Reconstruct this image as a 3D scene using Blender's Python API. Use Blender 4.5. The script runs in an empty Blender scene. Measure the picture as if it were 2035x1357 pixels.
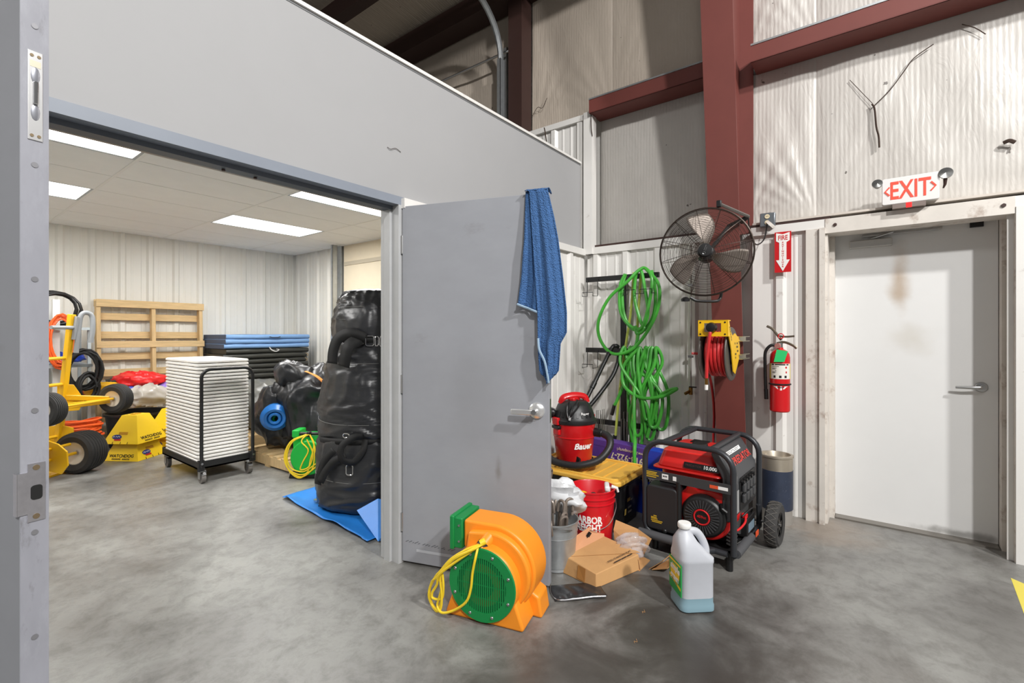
import bpy, math, random
from mathutils import Vector, Matrix
S = bpy.context.scene
C = S.collection
PI = math.pi
R = math.radians
random.seed(7)

# ---------------------------------------------------------------- camera
HCAM = 1.39
YAW = R(52.47)
cam = bpy.data.cameras.new('camera')
cam.lens = 945.0 / 2035.0 * 36.0
cam.sensor_width = 36.0
cam.shift_y = -17.5 / 2035.0
cam.clip_start = 0.05
camo = bpy.data.objects.new('camera', cam)
C.objects.link(camo)
camo.location = (0, 0, HCAM)
camo.rotation_euler = (PI / 2, 0, -YAW)
S.camera = camo

# ---------------------------------------------------------------- world, lamps, exposure
w = bpy.data.worlds.new('world')
S.world = w
w.use_nodes = True
w.node_tree.nodes['Background'].inputs[0].default_value = (1.0, 0.985, 0.965, 1)
w.node_tree.nodes['Background'].inputs[1].default_value = 0.19
S.view_settings.view_transform = 'Standard'
S.view_settings.look = 'None'
S.view_settings.gamma = 1.0
S.view_settings.use_curve_mapping = False
S.view_settings.exposure = -0.12


def lamp(name, kind, loc, target, energy, color=(1, 1, 1), size=0.5, sizey=None, spread=None):
    d = bpy.data.lights.new(name, kind)
    d.energy = energy
    d.color = color
    if kind == 'AREA':
        d.shape = 'RECTANGLE' if sizey else 'DISK'
        d.size = size
        if sizey:
            d.size_y = sizey
        if spread:
            d.spread = spread
    else:
        d.shadow_soft_size = size
    o = bpy.data.objects.new(name, d)
    C.objects.link(o)
    o.location = loc
    v = Vector(target) - Vector(loc)
    o.rotation_euler = v.to_track_quat('-Z', 'Y').to_euler()
    return o


# two high-bay hall lamps behind and right of the camera, then an added fill
lamp('hall_lamp_or_fill', 'AREA', (-2.9, -4.6, 6.6), (4.0, 0.4, 1.2), 610, (1, .985, .965), 0.45)
lamp('hall_lamp_or_fill', 'AREA', (1.2, -3.7, 5.4), (2.6, 1.6, 0.8), 340, (1, .985, .965), 0.3)
lamp('hall_lamp_or_fill', 'AREA', (-2.5, -0.5, 6.5), (1.0, 1.2, 0.5), 60, (1, .98, .95), 1.2)  # soft overhead fill, added without a fixture


# ---------------------------------------------------------------- materials
def lin(c):
    c = c / 255.0
    return c / 12.92 if c <= 0.04045 else ((c + 0.055) / 1.055) ** 2.4


def rgb(c):
    return (lin(c[0]), lin(c[1]), lin(c[2]), 1.0)


MATS = {}


def mat(name, col=(128, 128, 128), rough=0.5, metal=0.0, var=0.0, vs=6.0, bump=0.0, bs=40.0, emis=None, es=1.0,
        trans=0.0, alpha=1.0, dirt=None, stretch=(1, 1, 1), coat=0.0, spec=0.5, sss=0.0, bdist=0.004):
    """principled procedural material; dirt = (rgb, scale, threshold, amount)"""
    if name in MATS:
        return MATS[name]
    m = bpy.data.materials.new(name)
    m.use_nodes = True
    nt = m.node_tree
    N = nt.nodes
    L = nt.links
    p = N['Principled BSDF']
    p.inputs['Base Color'].default_value = rgb(col)
    p.inputs['Roughness'].default_value = rough
    p.inputs['Metallic'].default_value = metal
    p.inputs['Specular IOR Level'].default_value = spec
    p.inputs['Alpha'].default_value = alpha
    if coat:
        p.inputs['Coat Weight'].default_value = coat
        p.inputs['Coat Roughness'].default_value = 0.15
    if trans:
        p.inputs['Transmission Weight'].default_value = trans
        p.inputs['IOR'].default_value = 1.35
    if emis:
        p.inputs['Emission Color'].default_value = rgb(emis)
        p.inputs['Emission Strength'].default_value = es
    tc = N.new('ShaderNodeTexCoord')
    mp = N.new('ShaderNodeMapping')
    mp.inputs['Scale'].default_value = stretch
    L.new(tc.outputs['Object'], mp.inputs['Vector'])
    out = None
    if var or dirt:
        rgbn = N.new('ShaderNodeRGB')
        rgbn.outputs[0].default_value = rgb(col)
        out = rgbn.outputs[0]
    if var:
        n = N.new('ShaderNodeTexNoise')
        n.inputs['Scale'].default_value = vs
        n.inputs['Detail'].default_value = 6
        n.inputs['Roughness'].default_value = 0.65
        L.new(mp.outputs[0], n.inputs['Vector'])
        mr = N.new('ShaderNodeMapRange')
        mr.inputs[1].default_value = 0.3
        mr.inputs[2].default_value = 0.7
        mr.inputs[3].default_value = 1 - var
        mr.inputs[4].default_value = 1 + var
        L.new(n.outputs[0], mr.inputs[0])
        mx = N.new('ShaderNodeVectorMath')
        mx.operation = 'SCALE'
        L.new(out, mx.inputs[0])
        L.new(mr.outputs[0], mx.inputs['Scale'])
        out = mx.outputs[0]
    if dirt:
        dl = dirt if isinstance(dirt, list) else [dirt]
        for (dc, ds, th, am) in dl:
            n = N.new('ShaderNodeTexNoise')
            n.inputs['Scale'].default_value = ds
            n.inputs['Detail'].default_value = 8
            n.inputs['Roughness'].default_value = 0.7
            L.new(mp.outputs[0], n.inputs['Vector'])
            mr = N.new('ShaderNodeMapRange')
            mr.inputs[1].default_value = th
            mr.inputs[2].default_value = th + 0.12
            mr.inputs[3].default_value = 0
            mr.inputs[4].default_value = am
            L.new(n.outputs[0], mr.inputs[0])
            mi = N.new('ShaderNodeMix')
            mi.data_type = 'RGBA'
            L.new(mr.outputs[0], mi.inputs[0])
            L.new(out, mi.inputs[6])
            mi.inputs[7].default_value = rgb(dc)
            out = mi.outputs[2]
    if out is not None:
        L.new(out, p.inputs['Base Color'])
    if bump:
        n = N.new('ShaderNodeTexNoise')
        n.inputs['Scale'].default_value = bs
        n.inputs['Detail'].default_value = 5
        L.new(mp.outputs[0], n.inputs['Vector'])
        b = N.new('ShaderNodeBump')
        b.inputs['Strength'].default_value = bump
        b.inputs['Distance'].default_value = bdist
        L.new(n.outputs[0], b.inputs['Height'])
        L.new(b.outputs[0], p.inputs['Normal'])
    MATS[name] = m
    return m


def nd(m, t):
    return m.node_tree.nodes.new(t)


# concrete floor: cloudy grey slab, dark oil stains, fine scratches, burnished sheen
def concrete():
    m = mat('concrete', (142, 142, 139), 0.42)
    nt = m.node_tree
    N, L = nt.nodes, nt.links
    p = N['Principled BSDF']
    tc = N.new('ShaderNodeTexCoord')
    col = None

    def noise(scale, detail, rough, dist=0.0):
        n = N.new('ShaderNodeTexNoise')
        n.inputs['Scale'].default_value = scale
        n.inputs['Detail'].default_value = detail
        n.inputs['Roughness'].default_value = rough
        n.inputs['Distortion'].default_value = dist
        L.new(tc.outputs['Object'], n.inputs['Vector'])
        return n

    def ramp(src, stops):
        r = N.new('ShaderNodeValToRGB')
        e = r.color_ramp.elements
        e[0].position, e[0].color = stops[0][0], rgb(stops[0][1])
        e[1].position, e[1].color = stops[-1][0], rgb(stops[-1][1])
        for s in stops[1:-1]:
            x = e.new(s[0])
            x.color = rgb(s[1])
        L.new(src, r.inputs[0])
        return r

    n1 = noise(1.1, 9, 0.62, 0.6)
    r1 = ramp(n1.outputs[0], [(0.28, (98, 96, 92)), (0.45, (128, 127, 124)), (0.62, (146, 146, 142)), (0.8, (158, 157, 153))])
    n2 = noise(9, 8, 0.75, 0.3)
    r2 = ramp(n2.outputs[0], [(0.3, (178, 176, 173)), (0.56, (255, 255, 255)), (0.75, (236, 236, 234))])
    mx = N.new('ShaderNodeMix')
    mx.data_type = 'RGBA'
    mx.blend_type = 'MULTIPLY'
    mx.inputs[0].default_value = 0.72
    L.new(r1.outputs[0], mx.inputs[6])
    L.new(r2.outputs[0], mx.inputs[7])
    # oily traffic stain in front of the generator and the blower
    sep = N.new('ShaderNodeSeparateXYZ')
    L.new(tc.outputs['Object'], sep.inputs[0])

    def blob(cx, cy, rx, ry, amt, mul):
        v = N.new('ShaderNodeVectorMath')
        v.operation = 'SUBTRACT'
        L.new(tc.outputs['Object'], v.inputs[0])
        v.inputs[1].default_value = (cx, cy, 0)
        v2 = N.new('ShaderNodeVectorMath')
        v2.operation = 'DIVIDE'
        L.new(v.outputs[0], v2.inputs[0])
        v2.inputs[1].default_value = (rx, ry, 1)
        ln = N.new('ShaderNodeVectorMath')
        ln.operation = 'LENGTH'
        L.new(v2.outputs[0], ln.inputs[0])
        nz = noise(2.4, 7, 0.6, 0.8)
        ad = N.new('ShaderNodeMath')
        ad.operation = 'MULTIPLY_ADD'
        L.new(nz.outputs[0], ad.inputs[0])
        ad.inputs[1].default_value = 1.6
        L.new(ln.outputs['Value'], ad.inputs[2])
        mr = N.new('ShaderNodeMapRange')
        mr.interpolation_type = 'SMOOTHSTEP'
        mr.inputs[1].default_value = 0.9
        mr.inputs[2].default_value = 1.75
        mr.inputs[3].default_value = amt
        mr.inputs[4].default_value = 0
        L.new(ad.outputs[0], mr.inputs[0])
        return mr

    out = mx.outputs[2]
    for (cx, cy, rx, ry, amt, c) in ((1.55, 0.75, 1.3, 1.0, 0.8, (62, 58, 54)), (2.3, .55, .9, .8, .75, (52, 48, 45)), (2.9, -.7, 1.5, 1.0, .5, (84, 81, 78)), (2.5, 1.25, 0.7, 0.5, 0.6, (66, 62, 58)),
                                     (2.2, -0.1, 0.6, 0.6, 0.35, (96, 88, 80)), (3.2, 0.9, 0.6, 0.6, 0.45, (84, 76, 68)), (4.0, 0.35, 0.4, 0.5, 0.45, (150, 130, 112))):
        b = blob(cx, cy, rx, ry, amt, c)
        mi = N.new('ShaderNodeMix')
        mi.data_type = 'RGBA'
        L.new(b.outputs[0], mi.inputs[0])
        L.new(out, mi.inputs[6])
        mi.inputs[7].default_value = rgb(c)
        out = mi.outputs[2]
    L.new(out, p.inputs['Base Color'])
    mr = N.new('ShaderNodeMapRange')
    mr.inputs[1].default_value = 0.3
    mr.inputs[2].default_value = 0.7
    mr.inputs[3].default_value = 0.30
    mr.inputs[4].default_value = 0.50
    L.new(n1.outputs[0], mr.inputs[0])
    L.new(mr.outputs[0], p.inputs['Roughness'])
    n3 = noise(60, 4, 0.6)
    b = N.new('ShaderNodeBump')
    b.inputs['Strength'].default_value = 0.08
    b.inputs['Distance'].default_value = 0.003
    L.new(n3.outputs[0], b.inputs['Height'])
    L.new(b.outputs[0], p.inputs['Normal'])
    return m


# vinyl-faced insulation blanket: fine vertical ribs, wrinkles, fly specks
def insulation(name, col, ribs=1.0):
    m = mat(name, col, 0.42, var=0.05, vs=1.5)
    nt = m.node_tree
    N, L = nt.nodes, nt.links
    p = N['Principled BSDF']
    tc = N.new('ShaderNodeTexCoord')
    src = p.inputs['Base Color'].links[0].from_socket
    sp = N.new('ShaderNodeTexNoise')
    sp.inputs['Scale'].default_value = 13
    sp.inputs['Detail'].default_value = 3
    L.new(tc.outputs['Object'], sp.inputs['Vector'])
    mr = N.new('ShaderNodeMapRange')
    mr.inputs[1].default_value = 0.735
    mr.inputs[2].default_value = 0.76
    mr.inputs[4].default_value = 0.8
    L.new(sp.outputs[0], mr.inputs[0])
    mi = N.new('ShaderNodeMix')
    mi.data_type = 'RGBA'
    L.new(mr.outputs[0], mi.inputs[0])
    L.new(src, mi.inputs[6])
    mi.inputs[7].default_value = rgb((60, 50, 42))
    L.new(mi.outputs[2], p.inputs['Base Color'])
    wv = N.new('ShaderNodeTexWave')
    wv.bands_direction = 'Y'
    wv.inputs['Scale'].default_value = 11.0
    wv.inputs['Distortion'].default_value = 0.6
    wv.inputs['Detail'].default_value = 1
    L.new(tc.outputs['Object'], wv.inputs['Vector'])
    b1 = N.new('ShaderNodeBump')
    b1.inputs['Strength'].default_value = 0.13 * ribs
    b1.inputs['Distance'].default_value = 0.01
    L.new(wv.outputs[0], b1.inputs['Height'])
    mp = N.new('ShaderNodeMapping')
    mp.inputs['Scale'].default_value = (1, 9, 2.2)
    mp.inputs['Rotation'].default_value = (R(18), 0, 0)
    L.new(tc.outputs['Object'], mp.inputs['Vector'])
    n = N.new('ShaderNodeTexNoise')
    n.inputs['Scale'].default_value = 1.6
    n.inputs['Detail'].default_value = 5
    n.inputs['Distortion'].default_value = 1.2
    L.new(mp.outputs[0], n.inputs['Vector'])
    b2 = N.new('ShaderNodeBump')
    b2.inputs['Strength'].default_value = 0.28
    b2.inputs['Distance'].default_value = 0.02
    L.new(n.outputs[0], b2.inputs['Height'])
    L.new(b1.outputs[0], b2.inputs['Normal'])
    L.new(b2.outputs[0], p.inputs['Normal'])
    return m


# ---------------------------------------------------------------- mesh helpers
def spline(pts, k=6, closed=False):
    P = [Vector(p) for p in pts]
    n = len(P)
    out = []
    rng = range(n) if closed else range(n - 1)
    for i in rng:
        if closed:
            a, b, c, d = P[(i - 1) % n], P[i], P[(i + 1) % n], P[(i + 2) % n]
        else:
            b, c = P[i], P[i + 1]
            a = P[i - 1] if i > 0 else b * 2 - c
            d = P[i + 2] if i + 2 < n else c * 2 - b
        for j in range(k):
            t = j / k
            out.append(0.5 * ((2 * b) + (c - a) * t + (2 * a - 5 * b + 4 * c - d) * t * t + (3 * b - a - 3 * c + d) * t ** 3))
    if not closed:
        out.append(P[-1])
    return out


class MB:
    def __init__(s):
        s.v = []
        s.f = []

    def add(s, vs, fs, M=None):
        o = len(s.v)
        for q in vs:
            q = Vector(q)
            s.v.append(tuple(M @ q if M else q))
        s.f += [tuple(i + o for i in f) for f in fs]
        return s

    def box(s, c, d, M=None, rz=0.0, rx=0.0, ry=0.0, t=(1, 1)):
        x, y, z = d[0] / 2, d[1] / 2, d[2] / 2
        vs = [(-x, -y, -z), (x, -y, -z), (x, y, -z), (-x, y, -z),
              (-x * t[0], -y * t[1], z), (x * t[0], -y * t[1], z), (x * t[0], y * t[1], z), (-x * t[0], y * t[1], z)]
        K = Matrix.Translation(Vector(c)) @ Matrix.Rotation(rz, 4, 'Z') @ Matrix.Rotation(ry, 4, 'Y') @ Matrix.Rotation(rx, 4, 'X')
        if M:
            K = M @ K
        return s.add(vs, [(3, 2, 1, 0), (4, 5, 6, 7), (0, 1, 5, 4), (1, 2, 6, 5), (2, 3, 7, 6), (3, 0, 4, 7)], K)

    def bb(s, a, b, M=None):
        return s.box([(a[i] + b[i]) / 2 for i in range(3)], [abs(b[i] - a[i]) for i in range(3)], M)

    def tube(s, pts, r, n=8, closed=False, cap=True, M=None, flat=1.0, up=None):
        P = [Vector(p) for p in pts]
        m = len(P)
        rs = r if isinstance(r, (list, tuple)) else [r] * m
        vs, fs = [], []
        prev = None
        for i in range(m):
            if closed:
                t = P[(i + 1) % m] - P[i - 1]
            else:
                t = P[min(i + 1, m - 1)] - P[max(i - 1, 0)]
            if t.length < 1e-9:
                t = Vector((0, 0, 1))
            t.normalize()
            if prev is None:
                a = Vector(up) if up else (Vector((0, 0, 1)) if abs(t.z) < .9 else Vector((1, 0, 0)))
                nx = (a - t * a.dot(t)).normalized()
            else:
                nx = prev - t * prev.dot(t)
                nx = nx.normalized() if nx.length > 1e-6 else prev
            prev = nx
            ny = t.cross(nx)
            for j in range(n):
                an = 2 * PI * (j + .5 * (n == 4)) / n
                vs.append(P[i] + nx * (math.cos(an) * rs[i]) + ny * (math.sin(an) * rs[i] * flat))
        for i in range(m if closed else m - 1):
            k = (i + 1) % m
            for j in range(n):
                l = (j + 1) % n
                fs.append((i * n + j, i * n + l, k * n + l, k * n + j))
        if cap and not closed:
            fs.append(tuple(range(n - 1, -1, -1)))
            fs.append(tuple((m - 1) * n + j for j in range(n)))
        return s.add(vs, fs, M)

    def cyl(s, a, b, r, r2=None, n=20, M=None, cap=True):
        return s.tube([a, b], [r, r if r2 is None else r2], n, cap=cap, M=M)

    def ring(s, c, rad, r, axis='Z', n=24, k=6, M=None, sy=1.0):
        pts = []
        for i in range(n):
            a = 2 * PI * i / n
            x, y = math.cos(a) * rad, math.sin(a) * rad * sy
            q = {'Z': (x, y, 0), 'Y': (x, 0, y), 'X': (0, x, y)}[axis]
            pts.append(Vector(c) + Vector(q))
        return s.tube(pts, r, k, closed=True, M=M)

    def lathe(s, prof, n=28, M=None, c=(0, 0, 0)):
        vs, fs = [], []
        for (r, z) in prof:
            for j in range(n):
                a = 2 * PI * j / n
                vs.append((c[0] + r * math.cos(a), c[1] + r * math.sin(a), c[2] + z))
        for i in range(len(prof) - 1):
            for j in range(n):
                l = (j + 1) % n
                fs.append((i * n + j, i * n + l, (i + 1) * n + l, (i + 1) * n + j))
        return s.add(vs, fs, M)

    def prism(s, poly, h0, h1, M=None, taper=1.0):
        n = len(poly)
        cx = sum(p[0] for p in poly) / n
        cy = sum(p[1] for p in poly) / n
        vs = [(p[0], p[1], h0) for p in poly] + [(cx + (p[0] - cx) * taper, cy + (p[1] - cy) * taper, h1) for p in poly]
        fs = [tuple(range(n - 1, -1, -1)), tuple(range(n, 2 * n))]
        fs += [(i, (i + 1) % n, n + (i + 1) % n, n + i) for i in range(n)]
        return s.add(vs, fs, M)

    def sph(s, c, r, nu=16, nv=10, M=None):
        if not isinstance(r, (tuple, list)):
            r = (r, r, r)
        vs, fs = [], []
        for i in range(nv + 1):
            t = PI * i / nv
            for j in range(nu):
                a = 2 * PI * j / nu
                vs.append((c[0] + r[0] * math.sin(t) * math.cos(a), c[1] + r[1] * math.sin(t) * math.sin(a), c[2] + r[2] * math.cos(t)))
        for i in range(nv):
            for j in range(nu):
                l = (j + 1) % nu
                fs.append((i * nu + j, (i + 1) * nu + j, (i + 1) * nu + l, i * nu + l))
        return s.add(vs, fs, M)

    def grid(s, fn, nu, nv, cu=False, cv=False, M=None, capu=False):
        vs = [fn(i / (nu if cu else nu - 1), j / (nv if cv else nv - 1)) for i in range(nu) for j in range(nv)]
        fs = []
        for i in range(nu if cu else nu - 1):
            for j in range(nv if cv else nv - 1):
                a, b = (i + 1) % nu, (j + 1) % nv
                fs.append((i * nv + j, a * nv + j, a * nv + b, i * nv + b))
        return s.add(vs, fs, M)

    def build(s, name, m, parent=None, smooth=True, ang=38, bevel=0.0, seg=2, solid=0.0, sub=0):
        me = bpy.data.meshes.new(name)
        me.from_pydata(s.v, [], s.f)
        me.update()
        me.materials.append(m)
        if smooth:
            me.shade_smooth()
            me.set_sharp_from_angle(angle=R(ang))
        o = bpy.data.objects.new(name, me)
        C.objects.link(o)
        if parent:
            o.parent = parent
        if solid:
            q = o.modifiers.new('thickness', 'SOLIDIFY')
            q.thickness = solid
            q.offset = 0
        if sub:
            q = o.modifiers.new('subdivide', 'SUBSURF')
            q.levels = q.render_levels = sub
        if bevel:
            q = o.modifiers.new('bevel', 'BEVEL')
            q.width = bevel
            q.segments = seg
            q.limit_method = 'ANGLE'
            q.angle_limit = R(35)
            q.harden_normals = False
        return o


def rbox(w, d, r, k=4):
    """rounded rectangle outline centred on 0"""
    out = []
    for (sx, sy, a0) in ((1, 1, 0), (-1, 1, 90), (-1, -1, 180), (1, -1, 270)):
        for i in range(k + 1):
            a = R(a0 + 90 * i / k)
            out.append((sx * (w / 2 - r) + r * math.cos(a), sy * (d / 2 - r) + r * math.sin(a)))
    return out


def thing(name, label, cat, loc=(0, 0, 0), rz=0.0, group=None, rot=None):
    o = bpy.data.objects.new(name, None)
    o.empty_display_size = 0.1
    C.objects.link(o)
    o.location = loc
    o.rotation_euler = rot if rot else (0, 0, rz)
    o['label'] = label
    o['category'] = cat
    if group:
        o['group'] = group
    return o


def tag(o, label, cat, group=None):
    o['label'] = label
    o['category'] = cat
    if group:
        o['group'] = group
    return o


def struct(o, label=None):
    o['kind'] = 'structure'
    if label:
        o['label'] = label
    return o


def sroot(name, label=None, loc=(0, 0, 0)):
    o = bpy.data.objects.new(name, None)
    o.empty_display_size = 0.1
    C.objects.link(o)
    o.location = loc
    return struct(o, label)


def copy_tree(o, parent=None):
    c = o.copy()
    C.objects.link(c)
    c.parent = parent
    for ch in list(o.children):
        copy_tree(ch, c)
    return c


def text(s, size, m, parent, pos, right, up, ext=0.0006, align='CENTER', bold=0.0, warp=None, sx=1.0, name='lettering', shear=0.0):
    cu = bpy.data.curves.new('text', 'FONT')
    cu.body = s
    cu.size = size
    cu.align_x = align
    cu.align_y = 'CENTER'
    cu.extrude = ext
    cu.offset = bold * size
    cu.shear = shear
    cu.resolution_u = 2
    ob = bpy.data.objects.new('text', cu)
    C.objects.link(ob)
    me = bpy.data.meshes.new_from_object(ob)
    bpy.data.objects.remove(ob)
    bpy.data.curves.remove(cu)
    r = Vector(right).normalized()
    u = Vector(up).normalized()
    n = r.cross(u)
    pos = Vector(pos)
    for v in me.vertices:
        x, y, z = v.co.x * sx, v.co.y, v.co.z
        v.co = warp(x, y, z) if warp else pos + r * x + u * y + n * z
    me.materials.clear()
    me.materials.append(m)
    me.name = name
    o = bpy.data.objects.new(name, me)
    C.objects.link(o)
    o.parent = parent
    return o


def Mrot(loc, x, y):
    """matrix whose local x, y axes are the given directions"""
    x = Vector(x).normalized()
    y = Vector(y)
    z = x.cross(y).normalized()
    y = z.cross(x)
    m = Matrix((x, y, z)).transposed().to_4x4()
    m.translation = Vector(loc)
    return m


# ---------------------------------------------------------------- shared materials
WHITEP = mat('white_panel_paint', (226, 224, 220), 0.38, var=0.03, vs=3, dirt=((128, 106, 90), 11, 0.62, 0.45))
WHITER = mat('store_panel_paint', (230, 228, 221), 0.4, var=0.03, vs=2)
DRYW = mat('drywall_paint', (163, 163, 164), 0.62, var=0.025, vs=1.4, bump=0.05, bs=160)
DOORG = mat('grey_door_paint', (150, 152, 158), 0.5, var=0.05, vs=3, dirt=((118, 116, 114), 3.2, 0.62, 0.35), stretch=(1, 1, 2))
FRAMEG = mat('blue_grey_frame_paint', (132, 139, 150), 0.45, var=0.04, vs=6)
EDGEG = mat('worn_door_edge_paint', (146, 147, 155), 0.42, var=0.10, vs=9, dirt=[((96, 93, 93), 22, 0.58, 0.6), ((176, 177, 186), 5, .56, .4)], stretch=(1, 1, .35))
REDOX = mat('red_oxide_steel', (112, 58, 52), 0.55, var=0.07, vs=3, dirt=((150, 120, 110), 8, 0.72, 0.3))
BROWN = mat('dark_brown_steel', (58, 36, 31), 0.6, var=0.06)
STEEL = mat('brushed_steel', (190, 190, 190), 0.3, 1.0)
CHROME = mat('chrome', (215, 215, 215), 0.12, 1.0)
GALV = mat('galvanised_steel', (184, 188, 190), 0.34, .72, var=0.10, vs=18)
BLACKM = mat('black_powder_coat', (26, 26, 27), 0.45)
BLACKP = mat('black_plastic', (22, 22, 23), 0.4)
RUBBER = mat('black_rubber', (34, 33, 33), 0.75, var=0.12, vs=12)
DKGREY = mat('dark_grey_plastic', (58, 59, 61), 0.5)
REDP = mat('red_plastic', (205, 22, 28), 0.33, coat=0.2)
YELP = mat('yellow_paint', (240, 190, 20), 0.38, var=0.04)
YELCORD = mat('yellow_cord_jacket', (238, 205, 40), 0.45)
WHITEPL = mat('white_plastic', (235, 235, 232), 0.4)
WHITEINK = mat('white_ink', (240, 240, 238), 0.6)
BLACKINK = mat('black_ink', (20, 20, 20), 0.6)
REDINK = mat('red_ink', (196, 28, 32), 0.5)
WOODP = mat('pallet_wood', (214, 184, 136), 0.75, var=0.14, vs=5, stretch=(1, 9, 9), dirt=((104, 80, 54), 3.5, 0.64, 0.6), bump=0.25, bs=20)
WOODV = mat('pallet_wood_upright', (214, 184, 136), 0.75, var=0.14, vs=5, stretch=(9, 9, 1), dirt=((104, 80, 54), 3.5, 0.64, 0.6), bump=0.25, bs=20)
VINYL = mat('black_vinyl', (42, 43, 46), 0.34, var=0.15, vs=3, bump=0.22, bs=5, bdist=0.02, stretch=(1, 1, 3.5))
BLUET = mat('blue_tarp_vinyl', (42, 128, 216), 0.3, var=0.06, vs=4, bump=0.3, bs=6, bdist=0.01)
WEB = mat('black_webbing', (16, 16, 17), 0.7)
ORANGE = mat('orange_moulded_plastic', (246, 148, 36), 0.4, var=0.03, bump=0.05, bs=200)
GREENP = mat('green_moulded_plastic', (14, 132, 66), 0.4, var=0.04)
GREENH = mat('green_hose_jacket', (70, 168, 58), 0.38, var=0.06, vs=8)
CARD = mat('corrugated_cardboard', (198, 152, 100), 0.8, var=0.06, vs=9, bump=0.15, bs=30)


def stain(m, c, r, color, amt, nscale=5.0, soft=0.9):
    """a soft-edged stain of its own shape on a material (object coordinates)"""
    nt = m.node_tree
    N, L = nt.nodes, nt.links
    p = N['Principled BSDF']
    inp = p.inputs['Base Color']
    tc = N.new('ShaderNodeTexCoord')
    v = N.new('ShaderNodeVectorMath')
    v.operation = 'SUBTRACT'
    L.new(tc.outputs['Object'], v.inputs[0])
    v.inputs[1].default_value = c
    v2 = N.new('ShaderNodeVectorMath')
    v2.operation = 'DIVIDE'
    L.new(v.outputs[0], v2.inputs[0])
    v2.inputs[1].default_value = r
    ln = N.new('ShaderNodeVectorMath')
    ln.operation = 'LENGTH'
    L.new(v2.outputs[0], ln.inputs[0])
    nz = N.new('ShaderNodeTexNoise')
    nz.inputs['Scale'].default_value = nscale
    nz.inputs['Detail'].default_value = 7
    L.new(tc.outputs['Object'], nz.inputs['Vector'])
    ad = N.new('ShaderNodeMath')
    ad.operation = 'MULTIPLY_ADD'
    L.new(nz.outputs[0], ad.inputs[0])
    ad.inputs[1].default_value = 1.2
    L.new(ln.outputs['Value'], ad.inputs[2])
    mr = N.new('ShaderNodeMapRange')
    mr.interpolation_type = 'SMOOTHSTEP'
    mr.inputs[1].default_value = 0.6
    mr.inputs[2].default_value = 0.6 + soft
    mr.inputs[3].default_value = amt
    mr.inputs[4].default_value = 0
    L.new(ad.outputs[0], mr.inputs[0])
    mi = N.new('ShaderNodeMix')
    mi.data_type = 'RGBA'
    L.new(mr.outputs[0], mi.inputs[0])
    if inp.links:
        L.new(inp.links[0].from_socket, mi.inputs[6])
    else:
        mi.inputs[6].default_value = inp.default_value
    mi.inputs[7].default_value = rgb(color)
    L.new(mi.outputs[2], inp)


def fine_print(parent, m, pos, right, up, rows, h, name='fine_print', warp=None):
    """rows of print too small to read: each row is a list of (x0, x1) word strips at height y"""
    r, u = Vector(right).normalized(), Vector(up).normalized()
    n = r.cross(u)
    pos = Vector(pos)
    mb = MB()
    for (y, words) in rows:
        for (a, b) in words:
            k = max(1, int((b - a) / 0.01)) if warp else 1
            for q in range(k):
                x0, x1 = a + (b - a) * q / k, a + (b - a) * (q + 1) / k
                c = [(x0, y - h / 2), (x1, y - h / 2), (x1, y + h / 2), (x0, y + h / 2)]
                vs = [warp(x, yy, .0003) if warp else pos + r * x + u * yy + n * .0003 for x, yy in c]
                mb.add(vs, [(0, 1, 2, 3)])
    return mb.build(name, m, parent, smooth=False)
# ================================================================= STRUCTURE
XW = 4.13      # hall side face of the metal liner on the exit wall
XI = 4.30      # insulation plane of the exit wall
YP = 2.30      # hall face of the drywall partition
YB = 7.98      # back wall of the store room
ZC = 2.72      # store room ceiling
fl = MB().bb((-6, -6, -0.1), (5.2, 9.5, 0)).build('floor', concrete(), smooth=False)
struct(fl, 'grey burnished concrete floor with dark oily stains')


# ribbed liner panel: one sheet, ribs along z, rib side facing local -y, x from 0 to w
def rib_sheet(w, h, pitch=0.305, first=0.15, rib=0.026, base=0.0):
    prof = [(0, 0)]
    x = first
    while x < w - 0.03:
        prof += [(x - 0.046, 0), (x - 0.022, -rib), (x + 0.022, -rib), (x + 0.046, 0)]
        for q in (0.105, 0.2):
            xx = x + q
            if xx < w - 0.02:
                prof += [(xx - 0.014, 0), (xx - 0.007, -0.004), (xx + 0.007, -0.004), (xx + 0.014, 0)]
        x += pitch
    prof.append((w, 0))
    prof = [p for i, p in enumerate(prof) if i == 0 or p[0] > prof[i - 1][0]]
    mb = MB()
    n = len(prof)
    vs = [(p[0], p[1], base) for p in prof] + [(p[0], p[1], h) for p in prof] + [(prof[0][0], 0.006, base), (w, 0.006, base), (prof[0][0], 0.006, h), (w, 0.006, h)]
    fs = [(i, i + 1, n + i + 1, n + i) for i in range(n - 1)]
    b = 2 * n
    fs += [(b + 1, b, b + 2, b + 3), (0, n, b + 2, b), (n - 1, b + 1, b + 3, 2 * n - 1)]
    mb.add(vs, fs)
    return mb


def rib_wall(root, x0, y0, rz, length, h, m, sheet=0.915, base=0.0, first=0.15, screws=()):
    k = 0
    s = 0.0
    while s < length - 0.02:
        w_ = min(sheet, length - s)
        o = rib_sheet(w_, h, first=first, base=base).build('panel', m, root, ang=25)
        o.location = (x0 + math.cos(rz) * s, y0 + math.sin(rz) * s, 0)
        o.rotation_euler = (0, 0, rz)
        s += sheet + 0.002
        k += 1


# ---- exit wall (plane x = XW), built of liner sheets, insulation blankets, girts
wr = sroot('wall_exit', 'metal exterior wall with white ribbed liner below and quilted insulation above')
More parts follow.
